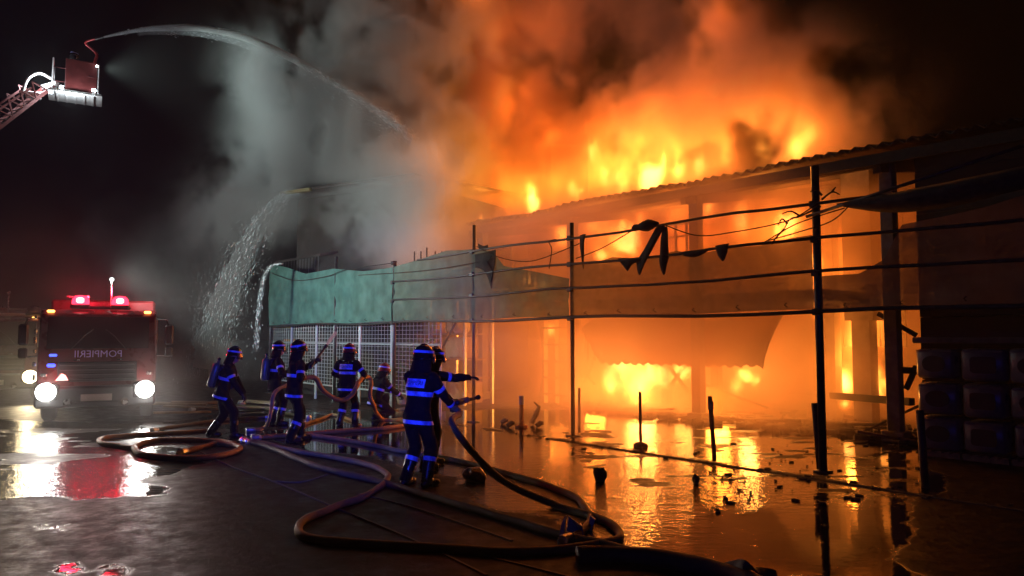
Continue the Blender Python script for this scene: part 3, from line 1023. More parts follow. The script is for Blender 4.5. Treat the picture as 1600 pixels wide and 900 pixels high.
import os
VOX = 0.15
m_smoke_f = smoke_mat("fire_smoke", 1.7, (0.85, 0.62, 0.5), (0.85, 0.32, 0.10), 0.2, 0.5)
m_smoke_g = smoke_mat("grey_smoke", 1.15, (0.88, 0.90, 0.88), (0.45, 0.5, 0.5), 0.2, 0.15)
lo, hi = (-7.5, 13.5, 4.2), (13.0, 31.0, 17.0)
o = vdb_cloud("smoke", lo, hi, VOX, plume(PLUME_FIRE, 3.1, .46, .10, .74, -.12, pl, (4.4, 6.6)), m_smoke_f)
tag(o, "orange lit smoke boiling up from the roof", None, None, "stuff")
lo, hi = (-18.0, 12.5, 0.1), (3.5, 32.0, 18.0)
o = vdb_cloud("smoke", lo, hi, VOX, plume(PLUME_GREY, 8.7, .475, .08, .74, -.10, at), m_smoke_g)
tag(o, "grey smoke and steam rolling off the left end of the building", None, None, "stuff")

# mist round the fire engines, with blobs added at the lamps to make halos
MIST = [(118, 470, 15.3, .42, .9), (174, 470, 15.3, .42, .9), (62, 608, 14.4, .7, .9), (228, 608, 14.4, .7, .9), (150, 570, 14.6, 1.5, .12), (36, 570, 19.6, 1.0, .9), (98, 588, 14.7, .35, .8),
        (270, 590, 19, 1.8, .18), (40, 440, 19, 1.8, .3), (20, 500, 19, 2.2, .5), (300, 600, 18, 1.8, .3), (80, 640, 12.5, 1.4, .2)]
def mist_field(X, Y, Z):
    B = blobs(X, Y, Z, [(at(px, py, d), r, w) for px, py, d, r, w in MIST])
    return np.clip(B, 0, 1.4) * (.45 + 1.1 * sstep(.35, .65, fbm(X * .7, Y * .7, Z * .9 + 40, 4)))
o = vdb_cloud("mist", (-18, 10.5, 0.0), (-3.0, 26.0, 6.5), 0.16, mist_field, smoke_mat("lamp_halo_mist", 0.085, (.9, .88, .86), (.5, .5, .5), .3, .1))
tag(o, "thin mist round the fire engines, thickened at the lamps to make halos", None, None, "stuff")

# flames over the roof
FL_TOP = [  # px, py, n, radius, peak: the tongues that stand on the eave
    (1020, 270, 4.7, 0.29, 1.38), (1028, 248, 4.7, 0.22, 1.01), (1008, 286, 4.7, 0.23, 0.92), (836, 316, 4.7, 0.23, 1.47), (828, 300, 4.7, 0.26, 0.74), (910, 304, 4.7, 0.17, 1.29),
    (895, 294, 4.7, 0.22, 0.74), (752, 340, 4.7, 0.12, 1.20), (970, 282, 4.7, 0.26, 0.83), (945, 271, 4.7, 0.24, 0.74), (1060, 262, 4.7, 0.24, 0.74), (1090, 254, 4.7, 0.24, 0.74),
    (1135, 246, 4.7, 0.22, 0.64), (1190, 236, 4.7, 0.22, 0.64), (1240, 232, 4.7, 0.23, 0.74), (1262, 208, 4.7, 0.24, 0.55), (868, 302, 4.7, 0.20, 0.64), (795, 322, 4.7, 0.19, 0.64), (925, 236, 4.7, 0.32, 0.64), (1000, 236, 4.7, 0.29, 0.55), (1050, 231, 4.7, 0.29, 0.55)]
FL_GLOW = [  # the glowing gas above them; its emission also imitates fire-lit smoke
    (770, 300, 7, 1.0, .8), (780, 230, 7, 1.2, .75), (850, 270, 7, 1.0, .9), (905, 245, 7, 1.0, .9), (960, 240, 7, 1.0, .9), (1010, 225, 7, 1.0, .8), (1060, 210, 7, .9, .8),
    (785, 140, 7, 1.2, .6), (775, 60, 7, 1.2, .5), (740, 180, 8, 1.4, .5), (800, 10, 8, 1.5, .5), (720, 90, 8, 1.4, .45), (700, 290, 7, .9, .4), (1130, 215, 7, .9, .75),
    (1190, 205, 6.8, .8, .7), (1250, 195, 6.8, .7, .75), (1285, 200, 6.8, .5, .6), (1200, 140, 7, .9, .5), (1240, 110, 7.2, .9, .35), (1110, 28, 7, .7, .75), (1135, 60, 7, .5, .55), (1080, 40, 7, .5, .5), (1110, 130, 7, 1.0, .5),
    (1040, 150, 7, 1.0, .5), (870, 150, 7.5, 1.1, .45), (860, 40, 8, 1.3, .35), (950, 180, 7.4, 1.0, .5), (1310, 160, 7, .7, .3)]
def flame_field(items, seed, wscale, stretch=1.5, sharp=.3, glow=(), cap=.55):
    pts = [(pl(px, py, n), r, w) for px, py, n, r, w in items]
    gpt = [(pl(px, py, n), r, w) for px, py, n, r, w in glow]
    def field(X, Y, Z):
        wx = fbm(X * .9 + seed, Y * .9, Z * .6, 3) - .5
        wz = fbm(X * .9, Y * .9 + seed, Z * .6 + 5, 3) - .5
        B = blobs(X, Y, Z, pts, stretch)
        nz_ = fbm((X + 1.5 * wx) * wscale, (Y + 1.5 * wz) * wscale, (Z * .60 + 1.9 * wz) * wscale + seed, 5, .62)
        D = B * sstep(.34, .34 + sharp, nz_) * 1.25
        if gpt:
            G = np.clip(blobs(X, Y, Z, gpt, 1.2, .5), 0, 1.25)
            w1 = fbm(X * .40 + 5, Y * .40 + seed, Z * .32, 4) - .5
            w2 = fbm(X * .40, Y * .40 + 13, Z * .32 + seed, 4) - .5
            n2 = fbm((X + 3.2 * w1) * .85, (Y + 2.0 * w2) * .6, (Z * .75 + 3.2 * w2) * .85 + seed, 6, .62)
            D = D + cap * G * sstep(.455, .60, n2)
        return np.clip(D, 0, 1)
    return field
m_fl_top = flame_mat("roof_flames", 10.0)
o = vdb_cloud("flames", (-5.5, 13.0, 5.0), (12.0, 29.0, 16.5), 0.12, flame_field(FL_TOP, 5.0, 2.7, 1.9, .20, FL_GLOW, .38), m_fl_top)
tag(o, "flames breaking through the roof along the eave, and glow imitating lit smoke above", None, None, "stuff")

# flames inside, under the fallen sheet and on the upper storey
FL_IN = [
    (1062, 580, 4.9, .22, 2.0), (1080, 577, 4.9, .14, 1.6),
    (960, 588, 4.9, .30, 1.8), (1000, 586, 4.9, .38, 2.4), (1030, 582, 4.9, .32, 2.2), (975, 580, 4.9, .26, 1.8), (985, 600, 5.2, .5, 1.1), (1062, 582, 5.4, .2, 1.4), (1000, 625, 5.6, .6, .55),
    (1162, 582, 5.0, .17, 1.5), (1180, 594, 5.0, .16, 1.1), (1150, 600, 5.2, .2, .8), (880, 570, 5.0, .13, 1.2), (876, 600, 5.0, .2, .6), (862, 515, 4.8, .2, .8),
    (940, 396, 5.6, .2, 1.3), (975, 380, 6.2, .6, .75), (990, 365, 6.2, .5, .75), (1160, 345, 6.0, .35, .85), (1230, 350, 5.6, .35, 1.0), (1222, 365, 5.6, .22, 1.2),
    (1272, 440, 5.2, .16, 1.3), (1270, 465, 5.2, .13, 1.2), (1274, 490, 5.2, .1, 1), (1270, 410, 5.4, .2, .9), (800, 385, 6.4, .5, .55), (780, 372, 6.5, .4, .55), (830, 442, 6, .3, .7), (865, 440, 6, .1, 1.1), (850, 445, 6, .16, .8),
    (880, 370, 6.5, .5, .6), (930, 350, 6.5, .6, .6), (1060, 360, 6.6, .5, .6), (1110, 330, 6.6, .4, .6),
    (1316, 605, 6.9, .26, 1.0), (1312, 590, 6.9, .22, .7), (1376, 588, 7.0, .3, .7), (1384, 605, 7.0, .25, .6), (1318, 629, 6.3, .1, 1.3), (1340, 540, 7.0, .5, .42),
    (1500, 415, 4.4, .1, .6), (1590, 330, 4.3, .16, .9), (1530, 350, 4.3, .12, .5), (1412, 395, 4.5, .08, .6), (1350, 470, 6.9, .6, .4), (1330, 400, 6.9, .6, .42), (826, 662, 3.2, .10, .5),
    (905, 656, 3.5, .07, .9), (920, 655, 3.5, .05, .8)]
m_fl_in = flame_mat("indoor_flames", 40.0)
o = vdb_cloud("flames", (-4.5, 10.5, 0.0), (12.5, 25.0, 5.6), 0.10, flame_field(FL_IN, 2.0, 2.2, 1.35, .26), m_fl_in)
tag(o, "flames inside the building and under the fallen sheet", None, None, "stuff")

# thin orange-lit smoke that fills the open bays and creeps out over the wet ground
def bay_field(X, Y, Z):
    sS_ = (X - F0.x) * DS.x + (Y - F0.y) * DS.y
    sN_ = (X - F0.x) * DN.x + (Y - F0.y) * DN.y
    env = sstep(0.2, 3.4, sS_) * (1 - sstep(8.0, 11.0, sS_)) * sstep(-2.4, 2.2, sN_ - 0.42 * np.maximum(0, Z - 1.0)) * (1 - sstep(8.5, 11.0, sN_))
    env2 = sstep(-2.3, -0.6, sS_) * (1 - sstep(0.2, 3.4, sS_)) * sstep(4.0, 6.0, sN_) * .55
    top = 1 - sstep(4.4, 5.4, Z)
    nz_ = fbm(X * .55 + 3, Y * .55, Z * .8, 4)
    roll = np.exp(-((Z - 2.1 - 1.2 * (nz_ - .5)) / 0.8) ** 2) * sstep(3.4, 5.0, sS_) * (1 - sstep(8.6, 10, sS_)) * np.exp(-((sN_ - 3.3) / 1.0) ** 2)
    return (env + env2) * top * (0.35 + 1.3 * sstep(.35, .70, nz_)) * (1 + 1.0 * sstep(3.6, 4.8, Z)) + 0.5 * roll
m_bay = smoke_mat("bay_smoke", 0.34, (0.88, 0.66, 0.52), (0.88, 0.30, 0.08), 0.35, 0.6)
o = vdb_cloud("smoke", (-7.0, 8.0, 0.0), (11.0, 26.0, 5.5), 0.16, bay_field, m_bay)
tag(o, "thin amber smoke filling the open bays", None, None, "stuff")

FIRE = (1.0, 0.30, 0.030)
HOT = (1.0, 0.42, 0.07)
DEEP = (1.0, 0.20, 0.018)
for px, py, n, p, r, c in (
        (1000, 592, 5.0, 1800, .4, HOT), (1065, 590, 5.4, 260, .25, HOT), (1168, 585, 5.0, 220, .2, HOT), (875, 545, 5.2, 520, .3, FIRE), (930, 615, 4.6, 340, .3, FIRE), (1120, 620, 4.8, 300, .3, FIRE),
        (950, 385, 6.0, 200, .4, FIRE), (1200, 352, 5.8, 190, .4, FIRE), (800, 390, 6.0, 170, .4, DEEP), (1090, 370, 6.0, 170, .4, DEEP), (1270, 440, 5.6, 80, .2, FIRE),
        (1340, 560, 7.1, 320, .3, FIRE), (1350, 420, 6.9, 150, .3, FIRE), (1060, 350, 7.0, 120, .3, FIRE)):
    lamp("fire_light", 'POINT', pl(px, py, n), c, p, r)
rl = random.Random(3)
for px, py, p, c in ((1020, 255, 420, FIRE), (985, 265, 220, FIRE), (1050, 240, 220, FIRE), (835, 300, 330, FIRE), (870, 285, 260, FIRE), (920, 275, 330, FIRE), (950, 245, 220, FIRE),
        (760, 310, 220, FIRE), (790, 290, 220, FIRE), (735, 320, 120, FIRE), (1090, 240, 200, FIRE), (1130, 232, 160, FIRE), (1180, 222, 140, FIRE), (1235, 212, 150, FIRE), (1270, 205, 90, FIRE),
        (770, 225, 170, DEEP), (800, 170, 150, DEEP), (760, 110, 130, DEEP), (785, 50, 120, DEEP), (750, -10, 120, DEEP), (850, 210, 170, DEEP), (930, 190, 120, DEEP), (1010, 175, 110, DEEP),
        (1090, 160, 80, DEEP), (1105, 60, 50, DEEP), (1125, 20, 50, DEEP), (1200, 140, 60, DEEP), (840, 20, 90, DEEP)):
    lamp("fire_light", 'POINT', pl(px + rl.uniform(-8, 8), py, 6.3 + rl.uniform(-.6, 1.0)), c, p, .8)
# ------------------------------------------------------------------ firefighters
from mathutils.bvhtree import BVHTree
M_KIT = mat("turnout_cloth", (0.0065, 0.006, 0.0065), 0.9, 0, 0.5, 14, 0.5, spec=.2)
M_SKIN = mat("skin", (0.42, 0.24, 0.17), 0.55, 0, 0.2, 8)
M_TAPE = mat("blue_lit_reflective_tape", (0.42, 0.47, 0.96), 0.45, 0, 0.5, 9)  # silver tape with the blue beacon light put into its colour
M_GLOVE = mat("leather_glove", (0.022, 0.018, 0.015), 0.7, 0, 0.3, 30)
M_BOOT = mat("rubber_boot", (0.015, 0.014, 0.014), 0.3, 0, 0.3, 10)
M_HELM_K = mat("black_helmet", (0.010, 0.009, 0.009), 0.25, 0, 0.2, 4, coat=0.6)
M_HELM_R = mat("red_helmet", (0.30, 0.02, 0.02), 0.28, 0, 0.2, 4, coat=0.6)
M_VISOR = mat("gold_visor", (0.55, 0.38, 0.16), 0.12, 0.8, 0.1, 4)
M_TANK = mat("air_cylinder", (0.30, 0.26, 0.12), 0.35, 0.1, 0.4, 5)
M_LETTER = mat("tape_lettering", (0.05, 0.05, 0.07), 0.6, 0, .1)

def remesh(mb, vox, smooth_it=2, name="tmp"):
    me = mb.mesh(name)
    o = bpy.data.objects.new(name, me)
    COL.objects.link(o)
    r = o.modifiers.new("r", 'REMESH')
    r.mode = 'VOXEL'
    r.voxel_size = vox
    s = o.modifiers.new("s", 'SMOOTH')
    s.factor = 0.5
    s.iterations = smooth_it
    dg = bpy.context.evaluated_depsgraph_get()
    out = bpy.data.meshes.new_from_object(o.evaluated_get(dg))
    bpy.data.objects.remove(o)
    bpy.data.meshes.remove(me)
    return out

def ball(mb, c, r, seg=12):
    rx, ry, rz = r if isinstance(r, (tuple, list)) else (r, r, r)
    c = Vector(c)
    vs, fs = [], []
    n = seg // 2
    for i in range(n + 1):
        a = math.pi * i / n
        for k in range(seg):
            b_ = 2 * math.pi * k / seg
            vs.append(c + Vector((rx * math.sin(a) * math.cos(b_), ry * math.sin(a) * math.sin(b_), rz * math.cos(a))))
    for i in range(n):
        for k in range(seg):
            k2 = (k + 1) % seg
            fs.append((i * seg + k, (i + 1) * seg + k, (i + 1) * seg + k2, i * seg + k2))
    mb.add(vs, fs)

def capsule(mb, a, b, ra, rb, seg=12):
    a, b = Vector(a), Vector(b)
    mb.tube([a, a.lerp(b, .33), a.lerp(b, .66), b], [ra, ra * .67 + rb * .33, ra * .33 + rb * .67, rb], seg)
    ball(mb, a, ra)
    ball(mb, b, rb)

def ik(a, b, l1, l2, hint):
    a, b = Vector(a), Vector(b)
    d = b - a
    L_ = min(d.length, (l1 + l2) * 0.995)
    b = a + d.normalized() * L_
    d = b - a
    x = (l1 * l1 - l2 * l2 + L_ * L_) / (2 * L_)
    h = math.sqrt(max(0, l1 * l1 - x * x))
    u = d.normalized()
    hv = Vector(hint)
    hv = (hv - u * hv.dot(u)).normalized()
    return a + u * x + hv * h, b

_glove_cache = {}
def glove_mesh(curl, side):
    """Palm and five fingers; wrist at the origin, fingers along +y, palm to -z, thumb at +x * side."""
    key = (curl, side)
    if key in _glove_cache:
        return _glove_cache[key]
    mb = MB()
    capsule(mb, (0, -.045, 0), (0, 0.01, 0), .036, .03)
    for x in (-.027, -.009, .009, .027):
        capsule(mb, (x * .75 * side, .01, 0), (x * side, .085, 0), .017, .0145, 8)
    for i, (x, l) in enumerate(((-.033, .062), (-.011, .078), (.011, .084), (.032, .076))):
        p = Vector((x * side, .088, 0))
        a = 0.12
        for k, f in enumerate((.45, .32, .27)):
            a += curl * (1.0, 1.15, .9)[k] * (1 + .06 * (i - 1.5)) * (0.55 if k == 0 else 1)
            q = p + Vector((0.04 * x * side, math.cos(a), -math.sin(a))) * l * f
            capsule(mb, p, q, .0125 - .001 * k, .0118 - .001 * k, 8)
            p = q
    p = Vector((.026 * side, .022, -.004))
    a = .75
    for k, f in enumerate((.04, .032, .026)):
        q = p + Vector((math.sin(a) * side, math.cos(a), -.25 - .5 * curl)).normalized() * f
        capsule(mb, p, q, .0145 - .001 * k, .0135 - .001 * k, 8)
        p = q
        a -= .45 * curl
    me = remesh(mb, .0065, 2, "glove")
    me.materials.append(M_GLOVE)
    me.polygons.foreach_set("use_smooth", [True] * len(me.polygons))
    _glove_cache[key] = me
    return me

def band_from(body_me, a, b, rad, half, name, parent, off=0.006, m=None, front=None):
    """Strip of tape that follows the cloth: the part of the body between two planes around point a along axis b."""
    bm = bmesh.new()
    bm.from_mesh(body_me)
    ax = Vector(b).normalized()
    a = Vector(a)
    bmesh.ops.delete(bm, geom=[v for v in bm.verts if abs((v.co - a).dot(ax)) > half + .06 or ((v.co - a) - ax * (v.co - a).dot(ax)).length > rad], context='VERTS')
    for sgn in (1, -1):
        bmesh.ops.bisect_plane(bm, geom=bm.verts[:] + bm.edges[:] + bm.faces[:], plane_co=a + ax * half * sgn, plane_no=ax * sgn, clear_outer=True)
    # keep the piece nearest the axis point only
    bm.normal_update()
    for v in bm.verts:
        v.co += v.normal * off
    if not bm.faces:
        bm.free()
        return None
    me = bpy.data.meshes.new(name)
    bm.to_mesh(me)
    bm.free()
    me.materials.clear()
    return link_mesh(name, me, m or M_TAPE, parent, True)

def project_on(bvh, pts, d, off):
    out = []
    for p in pts:
        h = bvh.ray_cast(p - d * 0.6, d, 1.2)
        out.append((h[0] - d * off) if h[0] is not None else p)
    return out

def text_mesh(txt, size):
    cu = bpy.data.curves.new("lettering", 'FONT')
    cu.body = txt
    cu.size = size
    cu.align_x, cu.align_y = 'CENTER', 'CENTER'
    cu.resolution_u = 2
    o = bpy.data.objects.new("lettering", cu)
    COL.objects.link(o)
    dg = bpy.context.evaluated_depsgraph_get()
    me = bpy.data.meshes.new_from_object(o.evaluated_get(dg))
    bpy.data.objects.remove(o)
    bpy.data.curves.remove(cu)
    return me

def firefighter(loc, yaw, label, pelvis=(0, 0, .93), lean=(0, .04), twist=0, hands=((-.25, .12, .92), (.25, .12, .92)), feet=((-.13, 0, .09), (.13, 0, .09)),
                knee_hint=(0, 1, 0), elbow_hint=((-1, -.6, -.6), (1, -.6, -.6)), head=(0, 0), curl=(.9, .9), palm=((0, 0, -1), (0, 0, -1)), helm='k', tank=False,
                panel=False, scale=1.0, foot_yaw=(8, -8), kneel=None, collar=True, shin_tape=True, cuff=False, hem=True, cat="person"):
    root = empty("person", loc, yaw, label, cat, "firefighters at the scene")
    root.scale = (scale,) * 3
    pv = Vector(pelvis)
    up = Vector((lean[0], lean[1], 1)).normalized()
    rt = Vector((math.cos(twist), math.sin(twist), 0))
    rt = (rt - up * rt.dot(up)).normalized()
    fw = up.cross(rt)
    chest, neck = pv + up * .36, pv + up * .555
    sh = [neck + rt * (.195 * s) - up * .075 for s in (-1, 1)]
    hp = [pv + Vector((.095 * s, 0, -.02)) for s in (-1, 1)]
    mb = MB()
    # torso: stacked ellipses in the torso's own frame, a loose jacket over the hips
    prof = [(-.17, .185, .135, 0), (-.06, .192, .145, 0), (.04, .182, .135, .0), (.15, .178, .13, .0), (.28, .198, .14, .004), (.38, .205, .138, .0), (.46, .175, .115, -.008), (.52, .10, .085, -.004), (.60, .068, .07, .008), (.66, .062, .068, .02)]
    seg = 20
    vs, fs = [], []
    for (h, rx, ry, oy) in prof:
        for k in range(seg):
            a = 2 * math.pi * k / seg
            vs.append(pv + up * h + rt * (rx * math.cos(a)) + fw * (ry * math.sin(a) + oy))
    for i in range(len(prof) - 1):
        for k in range(seg):
            k2 = (k + 1) % seg
            fs.append((i * seg + k, i * seg + k2, (i + 1) * seg + k2, (i + 1) * seg + k))
    fs.append(tuple(range(seg))[::-1])
    fs.append(tuple(range((len(prof) - 1) * seg, len(prof) * seg)))
    mb.add(vs, fs)
    el, wr, kn, an = [], [], [], []
    for i in (0, 1):
        e, w = ik(sh[i], hands[i], .30, .265, elbow_hint[i])
        el.append(e)
        wr.append(w)
        capsule(mb, sh[i], e, .085, .066)
        capsule(mb, e, w, .066, .050)
        k_, a_ = ik(hp[i], feet[i], .44, .425, kneel[i] if kneel else knee_hint)
        kn.append(k_)
        an.append(a_)
        capsule(mb, hp[i], k_, .118, .088)
        capsule(mb, k_, a_, .088, .076)
        # slack folds at knee and elbow
        ball(mb, k_ + (a_ - k_) * .18, .093)
        ball(mb, e + (w - e) * .15, .069)
    # head with face
    hy, hpit = head
    Hm = Matrix.Rotation(hy, 3, 'Z') @ Matrix.Rotation(hpit, 3, 'X')
    hc = neck + up * .165 + fw * .03
    HP = lambda x, y, z: hc + Hm @ Vector((x, y, z))
    ball(mb, HP(0, -.01, .02), .098, 14)
    ball(mb, HP(0, .025, -.045), (.072, .078, .075), 14)
    ball(mb, HP(0, .06, -.085), .036)
    capsule(mb, HP(0, .095, .0), HP(0, .117, -.035), .012, .017, 8)
    for s in (-1, 1):
        ball(mb, HP(.095 * s, -.005, -.02), (.014, .022, .034), 8)
        ball(mb, HP(.036 * s, .088, .028), (.03, .018, .012), 8)
    ball(mb, HP(0, .098, -.062), (.026, .014, .010), 8)
    body = remesh(mb, .0165, 3, "body")
    n = len(body.vertices)
    co = np.empty(n * 3, np.float32)
    body.vertices.foreach_get("co", co)
    co = co.reshape(-1, 3)
    no = np.empty(n * 3, np.float32)
    body.vertices.foreach_get("normal", no)
    no = no.reshape(-1, 3)
    hd = np.linalg.norm(co - np.array(hc + up * -.02), axis=1)
    wr_ = (fbm(co[:, 0] * 9 + yaw * 7, co[:, 1] * 9, co[:, 2] * 5 + 3, 3) - .5) * .046 * (hd > .17)
    co = co + no * wr_[:, None]
    body.vertices.foreach_set("co", co.ravel())
    body.update()
    body.materials.append(M_KIT)
    body.materials.append(M_SKIN)
    fidx = [1 if (Vector(p.center) - hc).length < .15 and (Vector(p.center) - neck).dot(up) > .03 else 0 for p in body.polygons]
    body.polygons.foreach_set("material_index", fidx)
    link_mesh("body", body, None, root, True)
    clean = body.copy()
    # eyes
    for s in (-1, 1):
        e_ = MB()
        ball(e_, HP(.034 * s, .082, .008), .0125, 8)
        e_.build("eye", M_BOOT, root, True)
    # tape
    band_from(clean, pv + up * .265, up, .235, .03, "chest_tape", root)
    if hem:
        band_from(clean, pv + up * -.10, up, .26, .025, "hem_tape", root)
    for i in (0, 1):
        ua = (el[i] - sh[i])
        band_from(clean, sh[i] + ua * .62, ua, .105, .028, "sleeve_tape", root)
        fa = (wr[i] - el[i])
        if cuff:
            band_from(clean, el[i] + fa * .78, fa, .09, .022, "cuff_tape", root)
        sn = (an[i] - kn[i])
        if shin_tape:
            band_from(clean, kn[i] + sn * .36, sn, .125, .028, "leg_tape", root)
    if panel:
        bvh = BVHTree.FromPolygons([v.co[:] for v in clean.vertices], [p.vertices[:] for p in clean.polygons])
        c = pv + up * .40
        pts, fs = [], []
        nu, nv_ = 12, 6
        for i in range(nu + 1):
            for j in range(nv_ + 1):
                pts.append(c + rt * ((i / nu - .5) * .31) + up * ((j / nv_ - .5) * .115) - fw * .14)
        for i in range(nu):
            for j in range(nv_):
                a = i * (nv_ + 1) + j
                fs.append((a, a + nv_ + 1, a + nv_ + 2, a + 1))
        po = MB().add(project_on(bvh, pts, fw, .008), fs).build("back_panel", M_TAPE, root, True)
        tm = text_mesh("POMPIERI", .064)
        P = [c + rt * v.co.x * 1.0 + up * v.co.y * 1.25 - fw * .14 for v in tm.vertices]
        P = project_on(bvh, P, fw, .0125)
        for v, q in zip(tm.vertices, P):
            v.co = q
        link_mesh("lettering", tm, M_LETTER, po)
    bpy.data.meshes.remove(clean)
    # gloves
    for i, s in ((0, -1), (1, 1)):
        y = (wr[i] - el[i]).normalized()
        z = -Vector(palm[i])
        z = (z - y * z.dot(y))
        z = z.normalized() if z.length > 1e-4 else y.orthogonal().normalized()
        x = y.cross(z)
        R_ = Matrix((x, y, z)).transposed().to_4x4()
        g = bpy.data.objects.new("glove", glove_mesh(curl[i], -s))
        COL.objects.link(g)
        g.parent = root
        g.matrix_local = Matrix.Translation(wr[i]) @ R_ @ Matrix.Scale(1.12, 4)
    # boots
    for i in (0, 1):
        a = an[i]
        fy = math.radians(foot_yaw[i])
        d = Vector((-math.sin(fy), math.cos(fy), 0))
        bt = MB()
        sn = (kn[i] - a).normalized()
        bt.tube([a + sn * .26, a + sn * .12, a + sn * .02, a - Vector((0, 0, .05))], [.088, .082, .074, .07], 12)
        zf = a.z - .06
        ring = []
        capsule(bt, Vector((a.x, a.y, zf + .012)) - d * .05, Vector((a.x, a.y, zf + .012)) + d * .17, .046, .05)
        capsule(bt, Vector((a.x, a.y, zf + .05)), Vector((a.x, a.y, zf + .03)) + d * .1, .055, .045)
        bme = remesh(bt, .014, 2, "boot")
        link_mesh("boot", bme, M_BOOT, root, True)
    # helmet: dome, brim, rear neck guard, visor, band
    R4 = Matrix.Translation(hc) @ (Hm.to_4x4())
    hm = MB()
    prof = [(.0, .172), (.05, .166), (.092, .145), (.122, .105), (.134, .05), (.137, .02), (.150, .008), (.147, -.004), (.13, .0)]
    segs = 24
    vs, fs = [], []
    for (r, z) in prof:
        for k in range(segs):
            a = 2 * math.pi * k / segs
            yy = r * math.sin(a) * (1.12 if math.sin(a) < 0 else 1.05)
            zz_ = z - (.035 if z < .03 else .0) * max(0, -math.sin(a))
            vs.append(R4 @ Vector((r * math.cos(a), yy, zz_ + .02)))
    for i in range(len(prof) - 1):
        for k in range(segs):
            k2 = (k + 1) % segs
            fs.append((i * segs + k, (i + 1) * segs + k, (i + 1) * segs + k2, i * segs + k2))
    hm.add(vs, fs)
    comb = [R4 @ Vector((0, .12 * math.cos(t) * 1.05, .02 + .172 * math.sin(t) + .006)) for t in np.linspace(.35, 2.7, 12)]
    hm.tube(comb, .014, 6)
    helmet = hm.build("helmet", M_HELM_R if helm == 'r' else M_HELM_K, root, True)
    tb = MB()
    ring = []
    vs, fs = [], []
    for k in range(segs + 1):
        a = math.pi * 2 * k / segs
        for z, r in ((.062, .1345), (.095, .1285)):
            vs.append(R4 @ Vector((r * math.cos(a), r * math.sin(a) * (1.12 if math.sin(a) < 0 else 1.05), z + .02)))
    for k in range(segs):
        fs.append((2 * k, 2 * k + 2, 2 * k + 3, 2 * k + 1))
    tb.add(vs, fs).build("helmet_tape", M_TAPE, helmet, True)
    vz = MB()
    vs, fs = [], []
    for i in range(13):
        a = math.radians(25 + 130 * i / 12)
        for z, r in ((.055, .142), (.0, .15), (-.055, .146)):
            vs.append(R4 @ Vector((r * math.cos(a), r * math.sin(a) * 1.08, z + .01)))
    for i in range(12):
        for j in range(2):
            fs.append((i * 3 + j, (i + 1) * 3 + j, (i + 1) * 3 + j + 1, i * 3 + j + 1))
    vo = vz.add(vs, fs).build("visor", M_VISOR, helmet, True)
    vo.modifiers.new("shell", 'SOLIDIFY').thickness = .004
    if collar:   # neck curtain under the helmet
        vs, fs = [], []
        for i in range(17):
            a = math.radians(160 + 220 * i / 16)
            for j in range(5):
                t = j / 4
                top_ = R4 @ Vector((.128 * math.cos(a), .138 * math.sin(a), .0))
                low_ = neck - up * .02 + rt * (.155 * math.cos(a)) + fw * (.135 * math.sin(a))
                p = top_.lerp(low_, t)
                vs.append(p + Vector((0, 0, 0)) + .008 * math.sin(i * 2.2) * t * (rt + fw))
        for i in range(16):
            for j in range(4):
                fs.append((i * 5 + j, i * 5 + j + 1, (i + 1) * 5 + j + 1, (i + 1) * 5 + j))
        c_ = MB().add(vs, fs).build("neck_curtain", M_KIT, root, True)
        c_.modifiers.new("cloth", 'SOLIDIFY').thickness = .008
    if tank:
        tk = MB()
        a, b_ = pv + up * .05 - fw * .235, pv + up * .50 - fw * .225
        u = (b_ - a).normalized()
        tk.tube([a - u * .02, a, a + u * .05, b_ - u * .05, b_, b_ + u * .02, b_ + u * .06, b_ + u * .10], [.04, .07, .088, .088, .07, .03, .025, .025], 14)
        to = tk.build("air_tank", M_TANK, root, True)
        hb = MB()
        ball(hb, b_ + u * .1, .034, 8)
        hb.build("valve", M_BOOT, to, True)
        pk = MB()
        for s in (-1, 1):
            P = [pv + up * h + rt * (s * .09) + fw * y for h, y in ((.05, -.17), (.30, -.165), (.50, -.09), (.53, .0), (.45, .12), (.30, .165), (.1, .16))]
            pk.tube(smooth_path(P, 4), .018, 6)
        pk.box(pv + up * .28 - fw * .155, (.22, .03, .45), Matrix((rt, fw, up)).transposed().to_4x4(), .01)
        pk.build("harness", M_GLOVE, root)
    return root, (lambda p: Matrix.Translation(loc) @ Matrix.Rotation(yaw, 4, 'Z') @ (Vector(p) * scale)), wr

R = math.radians
def fpos(px, py):
    return gnd(px, py)

f_lead, w_lead, wr_lead = firefighter(fpos(651, 760), R(-34), "nearest firefighter seen from behind, blue-lit tape and lettering across the back",
    lean=(.02, .10), hands=((-.10, .42, 1.16), (.22, .44, 1.02)), feet=((-.15, -.05, .09), (.15, .02, .09)), curl=(1.0, 1.0), palm=((1, 0, -.3), (-1, 0, .1)),
    head=(R(-12), R(-4)), panel=True, scale=1.0, cuff=True)
f_point, w_point, wr_point = firefighter(fpos(670, 730), R(-62), "firefighter behind the nearest one, arm stretched out to the right",
    lean=(.0, .10), hands=((.02, .36, 1.0), (.14, .62, 1.36)), feet=((-.16, .12, .09), (.14, -.12, .09)), curl=(.9, .25), palm=((1, 0, 0), (0, 0, -1)), head=(R(6), 0), scale=.97, shin_tape=False, hem=False)
f_mid, w_mid, wr_mid = firefighter(fpos(541, 668), R(-12), "middle firefighter seen from behind, red helmet, orange hose loop under the right arm",
    lean=(.02, .05), hands=((-.22, .30, 1.08), (.28, .26, 1.06)), feet=((-.17, 0, .09), (.19, .03, .09)), curl=(.9, 1.0), palm=((1, 0, -.2), (-1, 0, -.2)), head=(R(-38), R(-3)), helm='r', panel=True, scale=.97)
